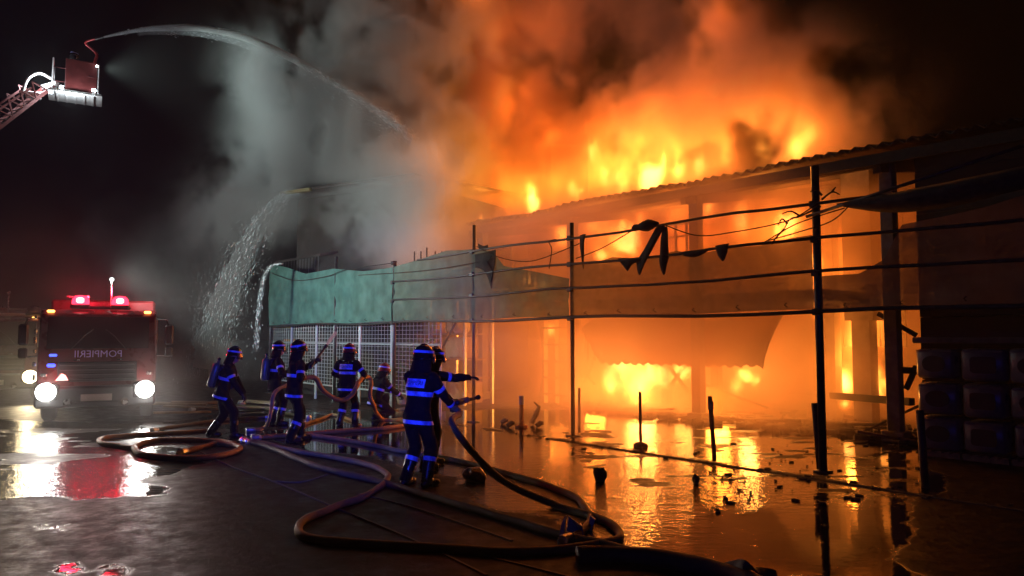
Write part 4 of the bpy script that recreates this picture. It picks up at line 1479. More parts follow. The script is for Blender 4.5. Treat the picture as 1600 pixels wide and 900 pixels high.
f_noz, w_noz, wr_noz = firefighter(fpos(458, 690), R(-50), "firefighter aiming a long nozzle up at the wire fence",
    lean=(.02, .06), hands=((-.02, .40, 1.44), (.12, .10, 1.18)), feet=((-.14, .20, .09), (.15, -.12, .09)), curl=(1.0, 1.0), palm=((1, 0, -.2), (-1, 0, 0)), head=(R(4), R(10)), scale=1.02)
f_tank, w_tank, wr_tank = firefighter(fpos(428, 664), R(-62), "firefighter with an air cylinder on the back, standing at the left fence post",
    lean=(.0, .06), hands=((-.12, .34, 1.12), (.26, .28, 1.05)), feet=((-.14, .0, .09), (.14, .08, .09)), head=(R(0), R(0)), tank=True, scale=1.0, hem=False)
f_walk, w_walk, wr_walk = firefighter(fpos(347, 684), R(-78), "firefighter walking right with an air cylinder, leaning forward left of the rest",
    pelvis=(0, -.02, .90), lean=(.02, .26), hands=((-.24, .34, .86), (.24, .42, .80)), feet=((-.13, -.24, .10), (.13, .24, .09)), curl=(.5, .5), head=(R(0), R(-8)), tank=True, scale=.98, cuff=False, shin_tape=False)
f_crouch, w_crouch, wr_crouch = firefighter(fpos(592, 655), R(-50), "firefighter crouching low between two standing ones",
    pelvis=(0, -.12, .46), lean=(.02, .30), hands=((-.12, .46, .62), (.18, .46, .56)), feet=((-.15, .16, .09), (.15, -.20, .10)), kneel=((-.2, 1, .4), (.25, 1, .1)), head=(R(-6), R(-10)), helm='r', scale=.98, shin_tape=False, cuff=True)
# ------------------------------------------------------------------ fire engines
M_RED = mat("fire_red_paint", (0.11, 0.006, 0.007), 0.3, 0, 0.25, 2.5, 0.03, coat=0.5)
M_WHITEP = mat("white_paint", (0.70, 0.66, 0.64), 0.4, 0, 0.2, 2.5)
M_GLASS = mat("dark_cab_glass", (0.012, 0.012, 0.015), 0.06, 0, 0.2, 3, spec=0.8)
M_BLACK = mat("black_plastic", (0.02, 0.02, 0.021), 0.5, 0, 0.3, 9, 0.1)
M_GREY = mat("grey_bumper", (0.05, 0.05, 0.052), 0.5, 0.1, 0.3, 5)
M_CHROME = mat("bright_metal", (0.6, 0.6, 0.6), 0.25, 0.9, 0.2, 9)
M_TYRE = mat("tyre_rubber", (0.015, 0.015, 0.015), 0.8, 0, 0.3, 18, 0.3)
E_HEAD = emis("headlight_glow", (1.0, 0.97, 0.90), 90)
E_HEADW = emis("warm_headlight_glow", (1.0, 0.78, 0.42), 22)
E_RED = emis("red_beacon_glow", (1.0, 0.02, 0.05), 6.0)
E_REDHOT = emis("red_beacon_bulb", (1.0, 0.24, 0.22), 6)
E_AMBER = emis("amber_marker_glow", (1.0, 0.45, 0.08), 7)
E_BLUE = emis("blue_flasher_glow", (0.06, 0.10, 1.0), 3.2)
E_TIP = emis("mast_lamp_glow", (0.9, 1.0, 0.95), 3.0)

def fire_engine(loc, yaw, label, head_m, head_col, head_w, beacons, upper, lettering=True, amber_only=False):
    t = empty("fire_engine", loc, yaw, label, "fire engine", "fire engines at the scene")
    Wd = 1.16
    # cab: side profile (y back, z) swept across
    prof = [(-.02, .42), (-.05, .95), (0.0, 1.60), (.22, 2.44), (.40, 2.54), (2.2, 2.56), (2.2, .55), (1.75, .55), (1.62, .95), (1.10, 1.02), (.62, .95), (.5, .5)]
    mb = MB().prism([Vector((0, y, z)) for y, z in prof], (-Wd, 0, 0), (Wd, 0, 0))
    cab = mb.build("cab", M_RED, t)
    bv = cab.modifiers.new("soft_edges", 'BEVEL')
    bv.width, bv.segments, bv.limit_method = .05, 2, 'ANGLE'
    if upper is not None:
        MB().box((0, 1.3, 2.60), (2.3, 1.85, .09), None, .03).build("roof_panel", upper, t)
        for s in (-1, 1):
            MB().bar((s * 1.10, -.01, 1.62), (s * 1.10, .20, 2.46), .13, .05).build("pillar_trim", upper, t)
    def slab(x0, x1, y0, z0, y1, z1, off, th=.03):
        d = Vector((0, y1 - y0, z1 - z0)).normalized()
        nrm = Vector((0, -d.z, d.y))
        a = [Vector((x0, y0, z0)), Vector((x1, y0, z0)), Vector((x1, y1, z1)), Vector((x0, y1, z1))]
        return MB().prism(a, nrm * off, nrm * (off + th))
    ws = slab(-1.0, 1.0, .016, 1.67, .205, 2.38, .0, .018).build("windshield", M_GLASS, t)
    for s in (-1, 1):
        p = MB().tube([(s * .55, .0, 1.64), (s * .30, .05, 1.95), (s * .12, .10, 2.1)], .012, 5)
        p.build("wiper", M_BLACK, t)
        # side door with window
        d_ = MB().box((s * (Wd + .008), .95, 1.62), (.03, 1.02, 1.5), None, .01).build("door", M_RED, t)
        MB().box((s * (Wd + .022), .92, 2.02), (.02, .84, .62), None, .008).build("door_window", M_GLASS, d_)
        MB().box((s * (Wd + .035), 1.34, 1.52), (.03, .16, .04)).build("handle", M_BLACK, d_)
        # mirrors
        mr = MB().box((s * 1.42, -.06, 1.98), (.19, .10, .46), None, .04).box((s * 1.42, -.06, 1.58), (.17, .09, .22), None, .03)
        mo = mr.build("mirror", M_BLACK, t)
        MB().tube([(s * 1.14, .12, 2.34), (s * 1.36, -.04, 2.32), (s * 1.42, -.05, 2.15)], .018, 6).build("mirror_arm", M_BLACK, mo)
        MB().tube([(s * 1.14, .05, 1.52), (s * 1.34, -.03, 1.50), (s * 1.40, -.05, 1.54)], .016, 6).build("mirror_arm", M_BLACK, mo)
        # headlights
        hl = MB().box((s * .93, -.18, .74), (.46, .16, .36), None, .04).build("headlight", M_BLACK, t)
        MB().lathe([(.0, -.03), (.10, -.026), (.17, -.010), (.19, .012), (.17, .03)], (s * .95, -.27, .75), 16, Matrix.Rotation(math.pi / 2, 4, 'X')).build("lens", head_m, hl)
        w = Matrix.Rotation(t.rotation_euler.z, 4, 'Z')
        hp = Vector(loc) + w @ Vector((s * .95, -.36, .75))
        lamp("headlight_beam", 'SPOT', hp, head_col, head_w, .10, hp + w @ Vector((s * .10, -10, -1.2)), 75, 1.0)
        MB().box((s * 1.02, -.07, 1.10), (.12, .05, .07), None, .015).build("indicator", E_AMBER if False else M_CHROME, t)
        # marker lamps on the roof corners
        MB().box((s * .96, .22, 2.50), (.15, .08, .055), None, .02).build("marker_light", E_AMBER, t)
        # wheels
        for yy in (1.18, 4.6):
            wh = MB().lathe([(.16, -.14), (.44, -.14), (.5, -.09), (.5, .09), (.44, .14), (.16, .14)], (s * 1.0, yy, .5), 22, Matrix.Rotation(math.pi / 2, 4, 'Y')).build("wheel", M_TYRE, t, True)
            MB().lathe([(.02, -.04), (.12, -.05), (.2, .02), (.27, .03), (.27, -.03)], (s * 1.11, yy, .5), 16, Matrix.Rotation(s * math.pi / 2, 4, 'Y')).build("rim", M_CHROME, wh)
    # front: bumper, grille bars, plate, steps
    bmp = MB().box((0, -.10, .62), (2.34, .26, .46), None, .05).build("bumper", M_GREY, t)
    MB().box((0, -.238, .60), (.60, .02, .15)).build("number_plate", M_WHITEP, bmp)
    MB().box((0, -.236, .46), (1.2, .02, .10), None, .01).build("air_intake", M_BLACK, bmp)
    for s in (-1, 1):
        MB().lathe([(.0, -.02), (.07, -.015), (.08, .01)], (s * .55, -.24, .50), 12, Matrix.Rotation(math.pi / 2, 4, 'X')).build("fog_lamp", M_CHROME, bmp)
    gr = MB().box((0, -.045, 1.16), (1.55, .05, .44), None, .02).build("grille", M_BLACK, t)
    for i in range(4):
        MB().box((0, -.078, 1.00 + .105 * i), (1.46, .03, .035), None, .008).build("grille_bar", M_GREY, gr)
    for s in (-1, 1):
        MB().box((s * .42, -.05, 1.42), (.12, .05, .03)).build("handle", M_CHROME, t)
    if lettering:
        tm = text_mesh("POMPIERII", .20)
        for v in tm.vertices:
            v.co = Vector((-v.co.x * 1.06, -.048 + 0.0, v.co.y * 1.1 + 1.545))   # mirror writing, read in a driver's mirror
        tm.flip_normals()
        o = link_mesh("lettering", tm, mat("violet_lettering", (0.60, 0.45, 0.95), 0.4, 0, .1), t)
        so = o.modifiers.new("film", 'SOLIDIFY')
        so.thickness = .012
        # flashers beside the grille
        MB().box((-.86, -.07, 1.53), (.15, .05, .055), None, .02).build("blue_flasher", E_BLUE, t)
        MB().box((-.89, -.08, 1.31), (.16, .05, .075), None, .02).build("blue_flasher", E_BLUE, t)
        fl = MB().prism([Vector((-.80, -.12, .98)), Vector((-.56, -.12, .98)), Vector((-.62, -.12, 1.10)), Vector((-.69, -.12, 1.13))], (0, 0, 0), (0, .06, 0)).build("red_flasher", E_REDHOT, t)
    # beacons on the roof
    for (x, y) in beacons:
        bs = MB().box((x, y, 2.62), (.40, .30, .10), None, .03).build("beacon", M_BLACK, t)
        MB().lathe([(.17, .0), (.18, .05), (.165, .13), (.12, .19), (.05, .21)], (x, y, 2.67), 16).build("dome", E_RED if lettering else M_RED, bs, True)
        if lettering:
            MB().lathe([(.04, -.08), (.07, -.04), (.07, .04), (.04, .08)], (x, y - .155, 2.76), 12, Matrix.Rotation(math.pi / 2, 4, 'Y')).build("bulb", E_REDHOT, bs, True)
    MB().box((0, .58, 2.60), (1.2, .26, .07), None, .02).build("light_bar", M_BLACK, t)
    # body behind the cab with roller shutters
    bd = MB().box((0, 4.4, 1.75), (2.3, 4.2, 2.2), None, .05).build("body", M_RED, t)
    for s in (-1, 1):
        for k in range(3):
            sh = MB().box((s * 1.155, 2.95 + 1.32 * k, 1.72), (.02, 1.18, 1.5)).build("roller_shutter", M_CHROME, t)
            for i in range(8):
                MB().box((s * 1.172, 2.95 + 1.32 * k, 1.05 + .185 * i), (.016, 1.14, .03)).build("slat", M_GREY, sh)
    MB().tube([(.18, .9, 2.58), (.18, .9, 3.24)], .02, 8).build("mast", M_CHROME, t)
    tip = MB()
    ball(tip, (.18, .9, 3.29), .05, 10)
    tip.build("mast_lamp", E_TIP if lettering else M_CHROME, t, True)
    ld = MB()
    for s in (-1, 1):
        ld.bar((s * .22 - .6, 2.4, 2.94), (s * .22 - .6, 6.2, 2.94), .05)
    for i in range(12):
        ld.bar((-.82, 2.6 + .31 * i, 2.94), (-.38, 2.6 + .31 * i, 2.94), .035)
    ld.build("ladder", M_CHROME, t)
    # row of small fittings up the near-left corner
    for i, z in enumerate((2.36, 2.05, 1.86, 1.62, 1.34, 1.05)):
        MB().box((-1.21, .0 + .02 * (i % 2), z), (.06, .05, .07 + .03 * (i % 3)), None, .012).build("corner_fitting", M_CHROME, t)
    return t, w

p0 = gnd(150, 662)
e1, w1 = fire_engine(p0, R(27), "red fire engine facing us with white headlights and two red beacons lit", E_HEAD, (1.0, 0.94, 0.86), 150, [(-.42, .55), (.38, .55)], None)
for x in (-.42, .38):
    lamp("beacon_light", 'POINT', p0 + w1 @ Vector((x, .75, 3.02)), (1.0, .02, .05), 110, .12)
lamp("flasher_light", 'POINT', p0 + w1 @ Vector((-.68, -.3, 1.05)), (1.0, .03, .05), 3, .08)
p1 = at(-12, 600, 21.5)
p1.z = 0
fire_engine(p1, R(27), "second fire engine at the left edge with a pale roof and one yellow headlight showing", E_HEADW, (1.0, .78, .45), 220, [(.9, .4)], M_WHITEP, False)

# ------------------------------------------------------------------ aerial ladder platform
bk = at(118, 146, 28.0)
plat = empty("ladder_platform", bk, R(30), "lit rescue basket at the tip of an aerial ladder, high at the upper left", "aerial platform")
lp = local(plat)
M_BASKET = mat("basket_red", (0.15, 0.026, 0.024), 0.5, 0, .3, 4)
M_LADDER = mat("ladder_red", (0.20, 0.045, 0.04), 0.5, 0.2, .3, 6)
M_PLATE = mat("tread_plate", (0.62, 0.62, 0.58), 0.45, 0.4, .3, 14, .2)
E_WORK = emis("work_lamp_glow", (0.80, 0.92, 1.0), 45)
MB().box((0, 0, -.13), (1.75, 1.35, .07), None, .01).build("floor", M_PLATE, plat)
MB().box((0, 0, -.185), (1.82, 1.42, .045), None, .01).build("floor_frame", M_WHITEP, plat)
for i in range(5):
    MB().box((-.6 + .3 * i, 0, -.225), (.05, 1.3, .035)).build("floor_rib", M_WHITEP, plat)
MB().box((.18, -.575, .54), (1.05, .03, 1.22), None, .008).build("front_panel", M_BASKET, plat)
MB().box((.77, 0, .50), (.03, 1.1, 1.1), None, .008).build("side_panel", M_BASKET, plat)
for x, y in ((-.75, -.57), (.76, -.57), (-.75, .55), (.76, .55)):
    MB().tube([(x, y, -.1), (x, y, 1.1)], .022, 8).build("rail_post", M_WHITEP, plat)
for z in (.55, 1.1):
    MB().tube([(-.75, -.57, z), (-.75, .55, z), (.76, .55, z), (.76, -.57, z), (.4, -.6, z)], .02, 6).build("handrail", M_BASKET, plat)
mon = MB()
JT = lp(at(162, 58, 27.7))
JD = (lp(at(205, 49, 27.6)) - JT).normalized()
mon.tube(smooth_path([(.62, -.35, .6), (.62, -.35, 1.25), (.66, -.36, 1.6), JT - JD * .75 - Vector((0, 0, .08)), JT - JD * .30], 5), [.055] * 11 + [.05] * 5 + [.04] * 5, 8)
mon = mon.build("water_cannon", mat("cannon_red", (.42, .03, .03), .35, .2), plat, True)
MB().tube([JT - JD * .34, JT], [.06, .035], 10).build("nozzle", M_BLACK, mon)
for i, (x, y, z, s) in enumerate(((-.45, -.60, -.02, .09), (.62, -.60, .04, .09), (-.80, -.35, -.20, .09), (.70, -.62, 1.0, .06))):
    wl_ = MB().box((x, y, z), (s * 1.6, .08, s * 1.4), None, .015).build("work_lamp", M_BLACK, plat)
    MB().box((x, y - .05, z), (s * 1.35, .03, s * 1.15), None, .01).build("lens", E_WORK, wl_)
# ladder: two rails a side with rungs and lattice, from beyond the left edge up to the basket
tipw = lp(at(78, 134, 27.6))
botw = lp(at(-120, 285, 24.0))
dirw = (tipw - botw).normalized()
side = dirw.cross(Vector((0, 0, 1))).normalized()
upv = side.cross(dirw).normalized()
for s in (-1, 1):
    MB().bar(botw + side * .42 * s, tipw + side * .36 * s, .09, .11).build("ladder_rail", M_LADDER, plat)
    MB().bar(botw + side * .44 * s + upv * .62, tipw + side * .36 * s + upv * .40 - dirw * .9, .07, .07).build("hand_rail", M_LADDER, plat)
n_r = 20
for i in range(n_r):
    p = botw.lerp(tipw, (i + .5) / n_r)
    MB().tube([p - side * .38, p + side * .38], .022, 6).build("rung", M_WHITEP, plat)
    if i % 2 == 0 and i < n_r - 2:
        q = botw.lerp(tipw, (i + 1.5) / n_r)
        for s in (-1, 1):
            MB().bar(p + side * .41 * s, q + side * .41 * s + upv * .56, .045).build("brace", M_LADDER, plat)
            MB().bar(q + side * .41 * s + upv * .56, q + (q - p) * 1.0 + side * .41 * s, .045).build("brace", M_LADDER, plat)
MB().tube(smooth_path([tipw - dirw * 1.1 + upv * .35, tipw - dirw * .55 + upv * .62, tipw + upv * .55, tipw + dirw * .25 + upv * .15], 5), .055, 8).build("levelling_arm", M_WHITEP, plat, True)
MB().bar(tipw - side * .45, tipw + side * .45, .16).build("hinge_beam", M_WHITEP, plat)
MB().bar(tipw, (-.78, 0, -.12), .14).build("hinge_arm", M_WHITEP, plat)
MB().box(tipw - dirw * .9 + Vector((0, 0, .12)), (.5, .35, .2), None, .03).build("tip_box", M_WHITEP, plat)
PW = lambda p: Matrix.Translation(bk) @ Matrix.Rotation(R(30), 4, 'Z') @ Vector(p)
lamp("work_light", 'POINT', PW(tipw - dirw * .55 + Vector((0, -.25, .45))), (.75, .9, 1.0), 130, .06)
lamp("work_light", 'POINT', PW((-.1, -.95, -.55)), (.8, .93, 1.0), 110, .08)
lamp("work_light", 'POINT', PW((.3, -.1, .25)), (.8, .93, 1.0), 14, .05)
_, _, _ = firefighter(PW((-.15, .05, -.09)), R(-40), "firefighter standing in the raised basket behind the red panel", hands=((-.05, .4, 1.08), (.2, .4, 1.06)), head=(R(5), R(-6)), shin_tape=False, scale=.97)
# a platform floodlight, and one added at the engine's mast for smoke and net
lamp("flood_light", 'SPOT', PW((.95, -.75, .9)), (.78, 1.0, .96), 1900, .15, at(460, 110, 24), 60, .9)
lamp("flood_light", 'SPOT', p0 + w1 @ Vector((.18, .75, 3.36)), (.80, 1.0, .95), 2150, .35, at(590, 400, 22.5), 138, .8)
# ------------------------------------------------------------------ hoses
M_HOSE = mat("canvas_hose", (0.46, 0.30, 0.10), 0.65, 0, 0.3, 3.0, 0.35, bscale=120)
M_HOSE_O = mat("orange_hose", (0.52, 0.24, 0.035), 0.55, 0, 0.3, 3.0, 0.35, bscale=120)
M_HOSE_D = mat("grey_flat_hose", (0.12, 0.09, 0.04), 0.65, 0, 0.4, 3.0, 0.3, bscale=90)
M_BRASS = mat("brass_coupling", (0.55, 0.38, 0.16), 0.35, 0.9, 0.3, 10)
M_ALU = mat("alloy_coupling", (0.6, 0.6, 0.6), 0.35, 0.9, 0.2, 10)

def hose(pts, r, m, label, ends=(True, True), group="fire hoses on the ground", flat=.85, per=10, name="fire_hose"):
    """pts: photo pixels on the ground, or world points for the lifted stretches."""
    W_ = [(gnd(*p, z=r * flat) if not isinstance(p, Vector) else p) for p in pts]
    P = smooth_path(W_, per)
    c = P[len(P) // 2].copy()
    c.z = 0
    rr = [r * (1 + .13 * mnoise.noise(p * 2.6) + .05 * mnoise.noise(p * 9.0)) for p in P]
    P = [p + Vector((mnoise.noise(p * 1.9), mnoise.noise(p * 1.9 + Vector((9, 0, 0))), 0)) * .035 for p in P]
    o = MB().tube([p - c for p in P], rr, 12, True, 1.0).build(name, m, None, True, loc=c)
    tag(o, label, "hose", group)
    for e, (a, b_) in zip(ends, ((P[0], P[2]), (P[-1], P[-3]))):
        if not e:
            continue
        d = (b_ - a).normalized()
        q = d.to_track_quat('Z', 'Y').to_matrix().to_4x4()
        MB().lathe([(r * .8, -.10), (r * 1.5, -.09), (r * 1.6, -.03), (r * 1.25, -.02), (r * 1.35, .04), (r * 1.05, .09)], a - c, 12, q).build("coupling", M_ALU, o, False)
    return o

hand_l = w_point(wr_point[0])
hand_r = w_lead(wr_lead[1])
hose([(384, 688), (408, 692), (450, 702), (500, 711), (545, 719), (580, 728), (600, 737), (605, 748), (592, 764), (566, 777), (528, 790), (492, 804), (468, 820), (470, 834), (500, 843), (560, 849), (640, 853), (720, 858), (800, 863), (870, 860), (925, 852), (960, 845), (968, 835), (955, 820), (920, 804), (870, 790),
      at(815, 766, 8.6), at(770, 738, 8.75), at(735, 702, 8.9), at(708, 660, 9.1), hand_r + Vector((.10, .0, -.10)), hand_r, hand_r + Vector((.20, .22, .06))], .042, M_HOSE,
     "long beige hose snaking in a wide bend to the nearest firefighter's hands", (True, False))
hose([(455, 677), (510, 683), (560, 691), (620, 703), (700, 717), (760, 731), (820, 748), (870, 764), (903, 781), (918, 798), (920, 815), (905, 832), (885, 842)], .040, M_HOSE, "pale hose running straight behind the nearest firefighter then curling over the long one")
hose([(392, 690), (430, 702), (478, 722), (530, 738), (591, 752), (660, 772), (740, 795), (800, 812), (867, 832), (940, 850), (1000, 866), (1060, 880), (1110, 890), (1150, 897)], .045, M_HOSE_D, "flat dark hose lying along the edge of the flooded strip", (True, False))
hose([(905, 868), (960, 866), (1030, 872), (1090, 884), (1150, 902), (1200, 925)], .075, M_HOSE_D, "thick slack hose lying at the bottom edge of the view", (False, False))
hose([(366, 694), (345, 690), (300, 688), (250, 688), (216, 695), (212, 705), (240, 713), (290, 716), (335, 713), (368, 705), (372, 698), (340, 693), (310, 700), (285, 706)], .048, M_HOSE_O, "orange hose coiled in a loop by the walking firefighter's feet", (False, True))
hose([(330, 673), (280, 676), (220, 679), (170, 683), (153, 688), (165, 694), (210, 700)], .042, M_HOSE_O, "orange hose bent back on itself near the fire engine's headlight", (True, False))
tk_l = w_tank(wr_tank[1])
hose([(392, 672), (404, 671), (414, 668), at(421, 655, 14.6), at(425, 636, 14.8), at(430, 612, 15.0), tk_l + Vector((0, -.05, -.12)), tk_l], .040, M_HOSE, "pale hose rising from the ground to the firefighter with the air cylinder", (True, False))
nz_a, nz_b = w_noz(wr_noz[1]), w_noz(wr_noz[0])
md_r = w_mid(wr_mid[1])
hose([nz_a + Vector((-.05, 0, -.06)), at(492, 590, 13.9), at(504, 608, 14.1), at(520, 621, 14.3), at(536, 625, 14.5), at(549, 617, 14.6), at(558, 603, 14.7), md_r + Vector((0, -.02, .03)), md_r + Vector((.10, .25, -.05)), at(580, 625, 15.8), (598, 655), (628, 656), (631, 664), (600, 669), (555, 672), (500, 676), (440, 681), (400, 684)], .045, M_HOSE_O,
     "orange hose sagging between the nozzle man and the middle firefighter", (False, True))
hose([(470, 664), (500, 655), (520, 648), (545, 655), (560, 664)], .035, M_HOSE, "short kinked hose on the ground behind the middle firefighter", (True, True))
hose([(300, 640), (350, 634), (400, 636), (440, 645), (480, 652)], .04, M_HOSE_D, "dark hose lying far back left of the fence post", (True, True))
hose([(240, 672), (300, 662), (360, 655), (420, 652)], .04, M_HOSE_D, "dark hose trailing left from behind the walking firefighter", (True, True))
# twisted flat end at the bottom
nb = MB()
P = smooth_path([gnd(1120, 893, .04), gnd(1150, 890, .10), gnd(1165, 886, .16), gnd(1185, 893, .10), gnd(1215, 906, .03)], 6)
for i, p in enumerate(P):
    pass
vs, fs = [], []
for i, p in enumerate(P):
    a = math.pi * i / (len(P) - 1) * 1.4
    for j in range(3):
        vs.append(p + Vector((0, math.cos(a), math.sin(a))) * .07 * (j - 1))
for i in range(len(P) - 1):
    for j in range(2):
        fs.append((i * 3 + j, i * 3 + j + 1, (i + 1) * 3 + j + 1, (i + 1) * 3 + j))
o = nb.add(vs, fs).build("hose_end", M_HOSE_D, None, True)
o.modifiers.new("cloth", 'SOLIDIFY').thickness = .012
tag(o, "twisted flat end of a hose at the bottom edge", "hose")
# nozzles
def nozzle(a, d, l, label, parent_cat="nozzle"):
    d = d.normalized()
    q = d.to_track_quat('Z', 'Y').to_matrix().to_4x4()
    o = MB().lathe([(.03, -.25), (.034, -.2), (.028, -.12), (.024, l * .5), (.02, l * .85), (.034, l * .87), (.036, l * .97), (.024, l)], (0, 0, 0), 12, q).build("nozzle", M_BLACK, None, True, loc=a)
    tag(o, label, parent_cat, "hose nozzles held by the firefighters")
    MB().bar(q @ Vector((.03, 0, .05)), q @ Vector((.12, 0, .08)), .03).build("grip", M_BLACK, o)
    return o
nd = at(524, 521, 14.9) - nz_b
nozzle(nz_b, nd, .62, "long black nozzle aimed up past the second fence post")
nl = w_lead(wr_lead[0])
nozzle(hand_r + Vector((.18, .20, .05)), (pl(1000, 560, 3) - hand_r), .35, "nozzle in the nearest firefighter's hands, pointed at the fire")

# ------------------------------------------------------------------ water
def water_mat(name, dens, col=(.95, .97, 1.0)):
    m, N, L = new_mat(name)
    N.remove(N["Principled BSDF"])
    s = N.new("ShaderNodeVolumeScatter")
    s.inputs["Color"].default_value = (*col, 1)
    s.inputs["Density"].default_value = dens
    s.inputs["Anisotropy"].default_value = .3
    L.new(s.outputs[0], N["Material Output"].inputs["Volume"])
    return m
V_CORE, V_MIST, V_THIN = water_mat("water_core", 9.0), water_mat("water_mist", 16.0), water_mat("water_veil", .6)
def fading(name, dens, reach, tail):
    """Water that thins with the distance from the object's own origin."""
    m = water_mat(name, dens)
    N, L = m.node_tree.nodes, m.node_tree.links
    tc, ln, mr = N.new("ShaderNodeTexCoord"), N.new("ShaderNodeVectorMath"), N.new("ShaderNodeMapRange")
    ln.operation = 'LENGTH'
    L.new(tc.outputs["Object"], ln.inputs[0])
    L.new(ln.outputs["Value"], mr.inputs["Value"])
    mr.inputs["From Max"].default_value = reach
    mr.inputs["To Min"].default_value, mr.inputs["To Max"].default_value = dens, tail
    L.new(mr.outputs["Result"], N["Volume Scatter"].inputs["Density"])
    m.cycles.volume_step_rate = .25
    return m
def rough_tube(P, rs, seg, amp, seed, fine=1.0):
    mb = MB()
    mb.tube(P, rs, seg, True)
    out = []
    for i, v in enumerate(mb.v):
        v = Vector(v)
        k = min(i // seg, len(P) - 1)
        d = v - P[k]
        a = 2 * math.pi * (i % seg) / seg
        n = mnoise.noise(Vector((2.2 * math.cos(a), 2.2 * math.sin(a), k * .10 * fine + seed))) + .5 * mnoise.noise(v * 3.1 * fine + Vector((0, seed, 0)))
        out.append(tuple(P[k] + d * (1 + amp * n)))
    mb.v = out
    return mb
jet = empty("water_jet", PW(JT), 0, "arc of water thrown from the raised basket towards the roof", "water jet", "streams of water")
jp = [PW(JT - JD * .02), at(205, 49, 27.6), at(250, 44, 27.2), at(310, 44, 26.7), at(370, 55, 26.2), at(430, 78, 25.6), at(490, 110, 25.0), at(545, 143, 24.4), at(590, 172, 23.9), at(625, 198, 23.4), at(650, 225, 23.0)]
JP = smooth_path(jp, 8)
nJ = len(JP)
o0 = jet.location
core = [.035 + .085 * min(1, (i / nJ) / .25) + .04 * (i / nJ) for i in range(nJ)]
rough_tube([p - o0 for p in JP], core, 12, .18, 3).build("core", fading("jet_core", 16.0, 18.5, .6), jet, True)
mist = [.05 + .36 * (i / nJ) ** 1.1 for i in range(nJ)]
rough_tube([p - o0 - Vector((0, 0, .10 + .28 * i / nJ)) for i, p in enumerate(JP)][10:], mist[10:], 14, .35, 8).build("spray", fading("jet_spray", 1.2, 14.0, .10), jet, True)

M_DROP = mat("lit_droplets", (.88, .92, .96), .4, 0, .1, 20)
def droplets(name, parent, P, spread, n, seed, size=.012, long_=.10, down=None, bias=0.0):
    """Ragged streaks and drops torn off a stream; P in the parent's own axes."""
    rnd = random.Random(seed)
    mb = MB()
    for _ in range(n):
        u = rnd.random() ** .8 * (len(P) - 2)
        i = int(u)
        p = P[i].lerp(P[i + 1], u - i)
        t = down or (P[i + 1] - P[i]).normalized()
        r_ = spread[min(i, len(spread) - 1)]
        p = p + Vector((rnd.gauss(0, r_), rnd.gauss(0, r_), rnd.gauss(0, r_ * .8) - bias * r_))
        a = t * (long_ * rnd.uniform(.2, 1.0))
        w = size * rnd.uniform(.4, 1.2)
        b_ = Vector((rnd.uniform(-1, 1), rnd.uniform(-1, 1), rnd.uniform(-1, 1))).normalized() * w
        c_ = t.cross(b_)
        c_ = c_.normalized() * w if c_.length > 1e-6 else b_
        mb.add([p - a, p + b_, p + c_, p - b_ - c_, p + a], [(0, 2, 1), (0, 3, 2), (0, 1, 3), (4, 1, 2), (4, 2, 3), (4, 3, 1)])
    o = mb.build(name, M_DROP, parent, True)
    o["kind"] = "stuff"
    return o
jq = [p - o0 for p in JP]
droplets("droplets", jet, jq[4:], [.03 + .07 * (i / nJ) for i in range(nJ)][4:], 2200, 4, .009, .16)
droplets("droplets", jet, jq[14:], [.06 + .26 * (i / nJ) for i in range(nJ)][14:], 1500, 6, .006, .07, None, 1.0)
def fall(loc_pts, radii, label, seed, name="water_fall", veil=True, Vc=None):
    P = smooth_path(loc_pts, 8)
    c = P[-1].copy()
    c.z = 0
    t = empty(name, c, 0, label, "falling water", "streams of water")
    n = len(P)
    R_ = np.interp(np.linspace(0, 1, n), np.linspace(0, 1, len(radii)), radii)
    rough_tube([p - c for p in P], list(R_), 14, .55, seed, 1.6).build("veil", V_MIST if veil else V_THIN, t, True)
    droplets("droplets", t, [p - c for p in P], [x * .5 for x in R_], 7000 if veil else 220, seed, .0075, .16, None)
    droplets("droplets", t, [p - c for p in P], [x * 1.1 for x in R_], 3500 if veil else 60, seed + 1, .006, .06, None)
    rnd = random.Random(seed)
    for k in range(9):
        off = Vector((rnd.uniform(-1, 1), rnd.uniform(-1, 1), 0))
        i0, i1 = rnd.randint(0, n // 3), rnd.randint(int(n * .55), n)
        Q = [P[i] - c + off * (R_[i] * .75) + Vector((0, 0, rnd.uniform(-.05, .05))) for i in range(i0, i1)]
        if len(Q) > 3:
            rs_ = [.022 + .05 * math.sin(math.pi * j / (len(Q) - 1)) for j in range(len(Q))]
            rough_tube(Q, rs_, 7, .8, seed + k, 3).build("strand", Vc or V_CORE, t, True)
    return t
fall([at(466, 300, 24.8), at(448, 306, 24.7), at(425, 325, 24.6), at(400, 365, 24.5), at(378, 410, 24.4), at(360, 450, 24.3), at(345, 490, 24.3), at(334, 530, 24.2), at(328, 575, 24.2)],
     [.07, .14, .20, .27, .34, .40, .44, .47, .5], "white cascade of water pouring off the roof corner of the hall behind", 4)
fall([at(440, 412, 22.6), at(424, 416, 22.5), at(414, 432, 22.5), at(407, 465, 22.4), at(402, 505, 22.4), at(400, 550, 22.4)], [.02, .035, .05, .07, .09, .11],
     "thin fall of water off the left end of the green net", 9, veil=False, Vc=V_THIN)
nzt = nz_b + nd.normalized() * .62
spr = empty("water_spray", nzt, 0, "short white burst of water at the tip of the long nozzle", "water spray", "streams of water")
rough_tube([Vector(), nd.normalized() * .12, nd.normalized() * .30, nd.normalized() * .55], [.02, .035, .045, .03], 8, .4, 5).build("spray", V_CORE, spr, True)
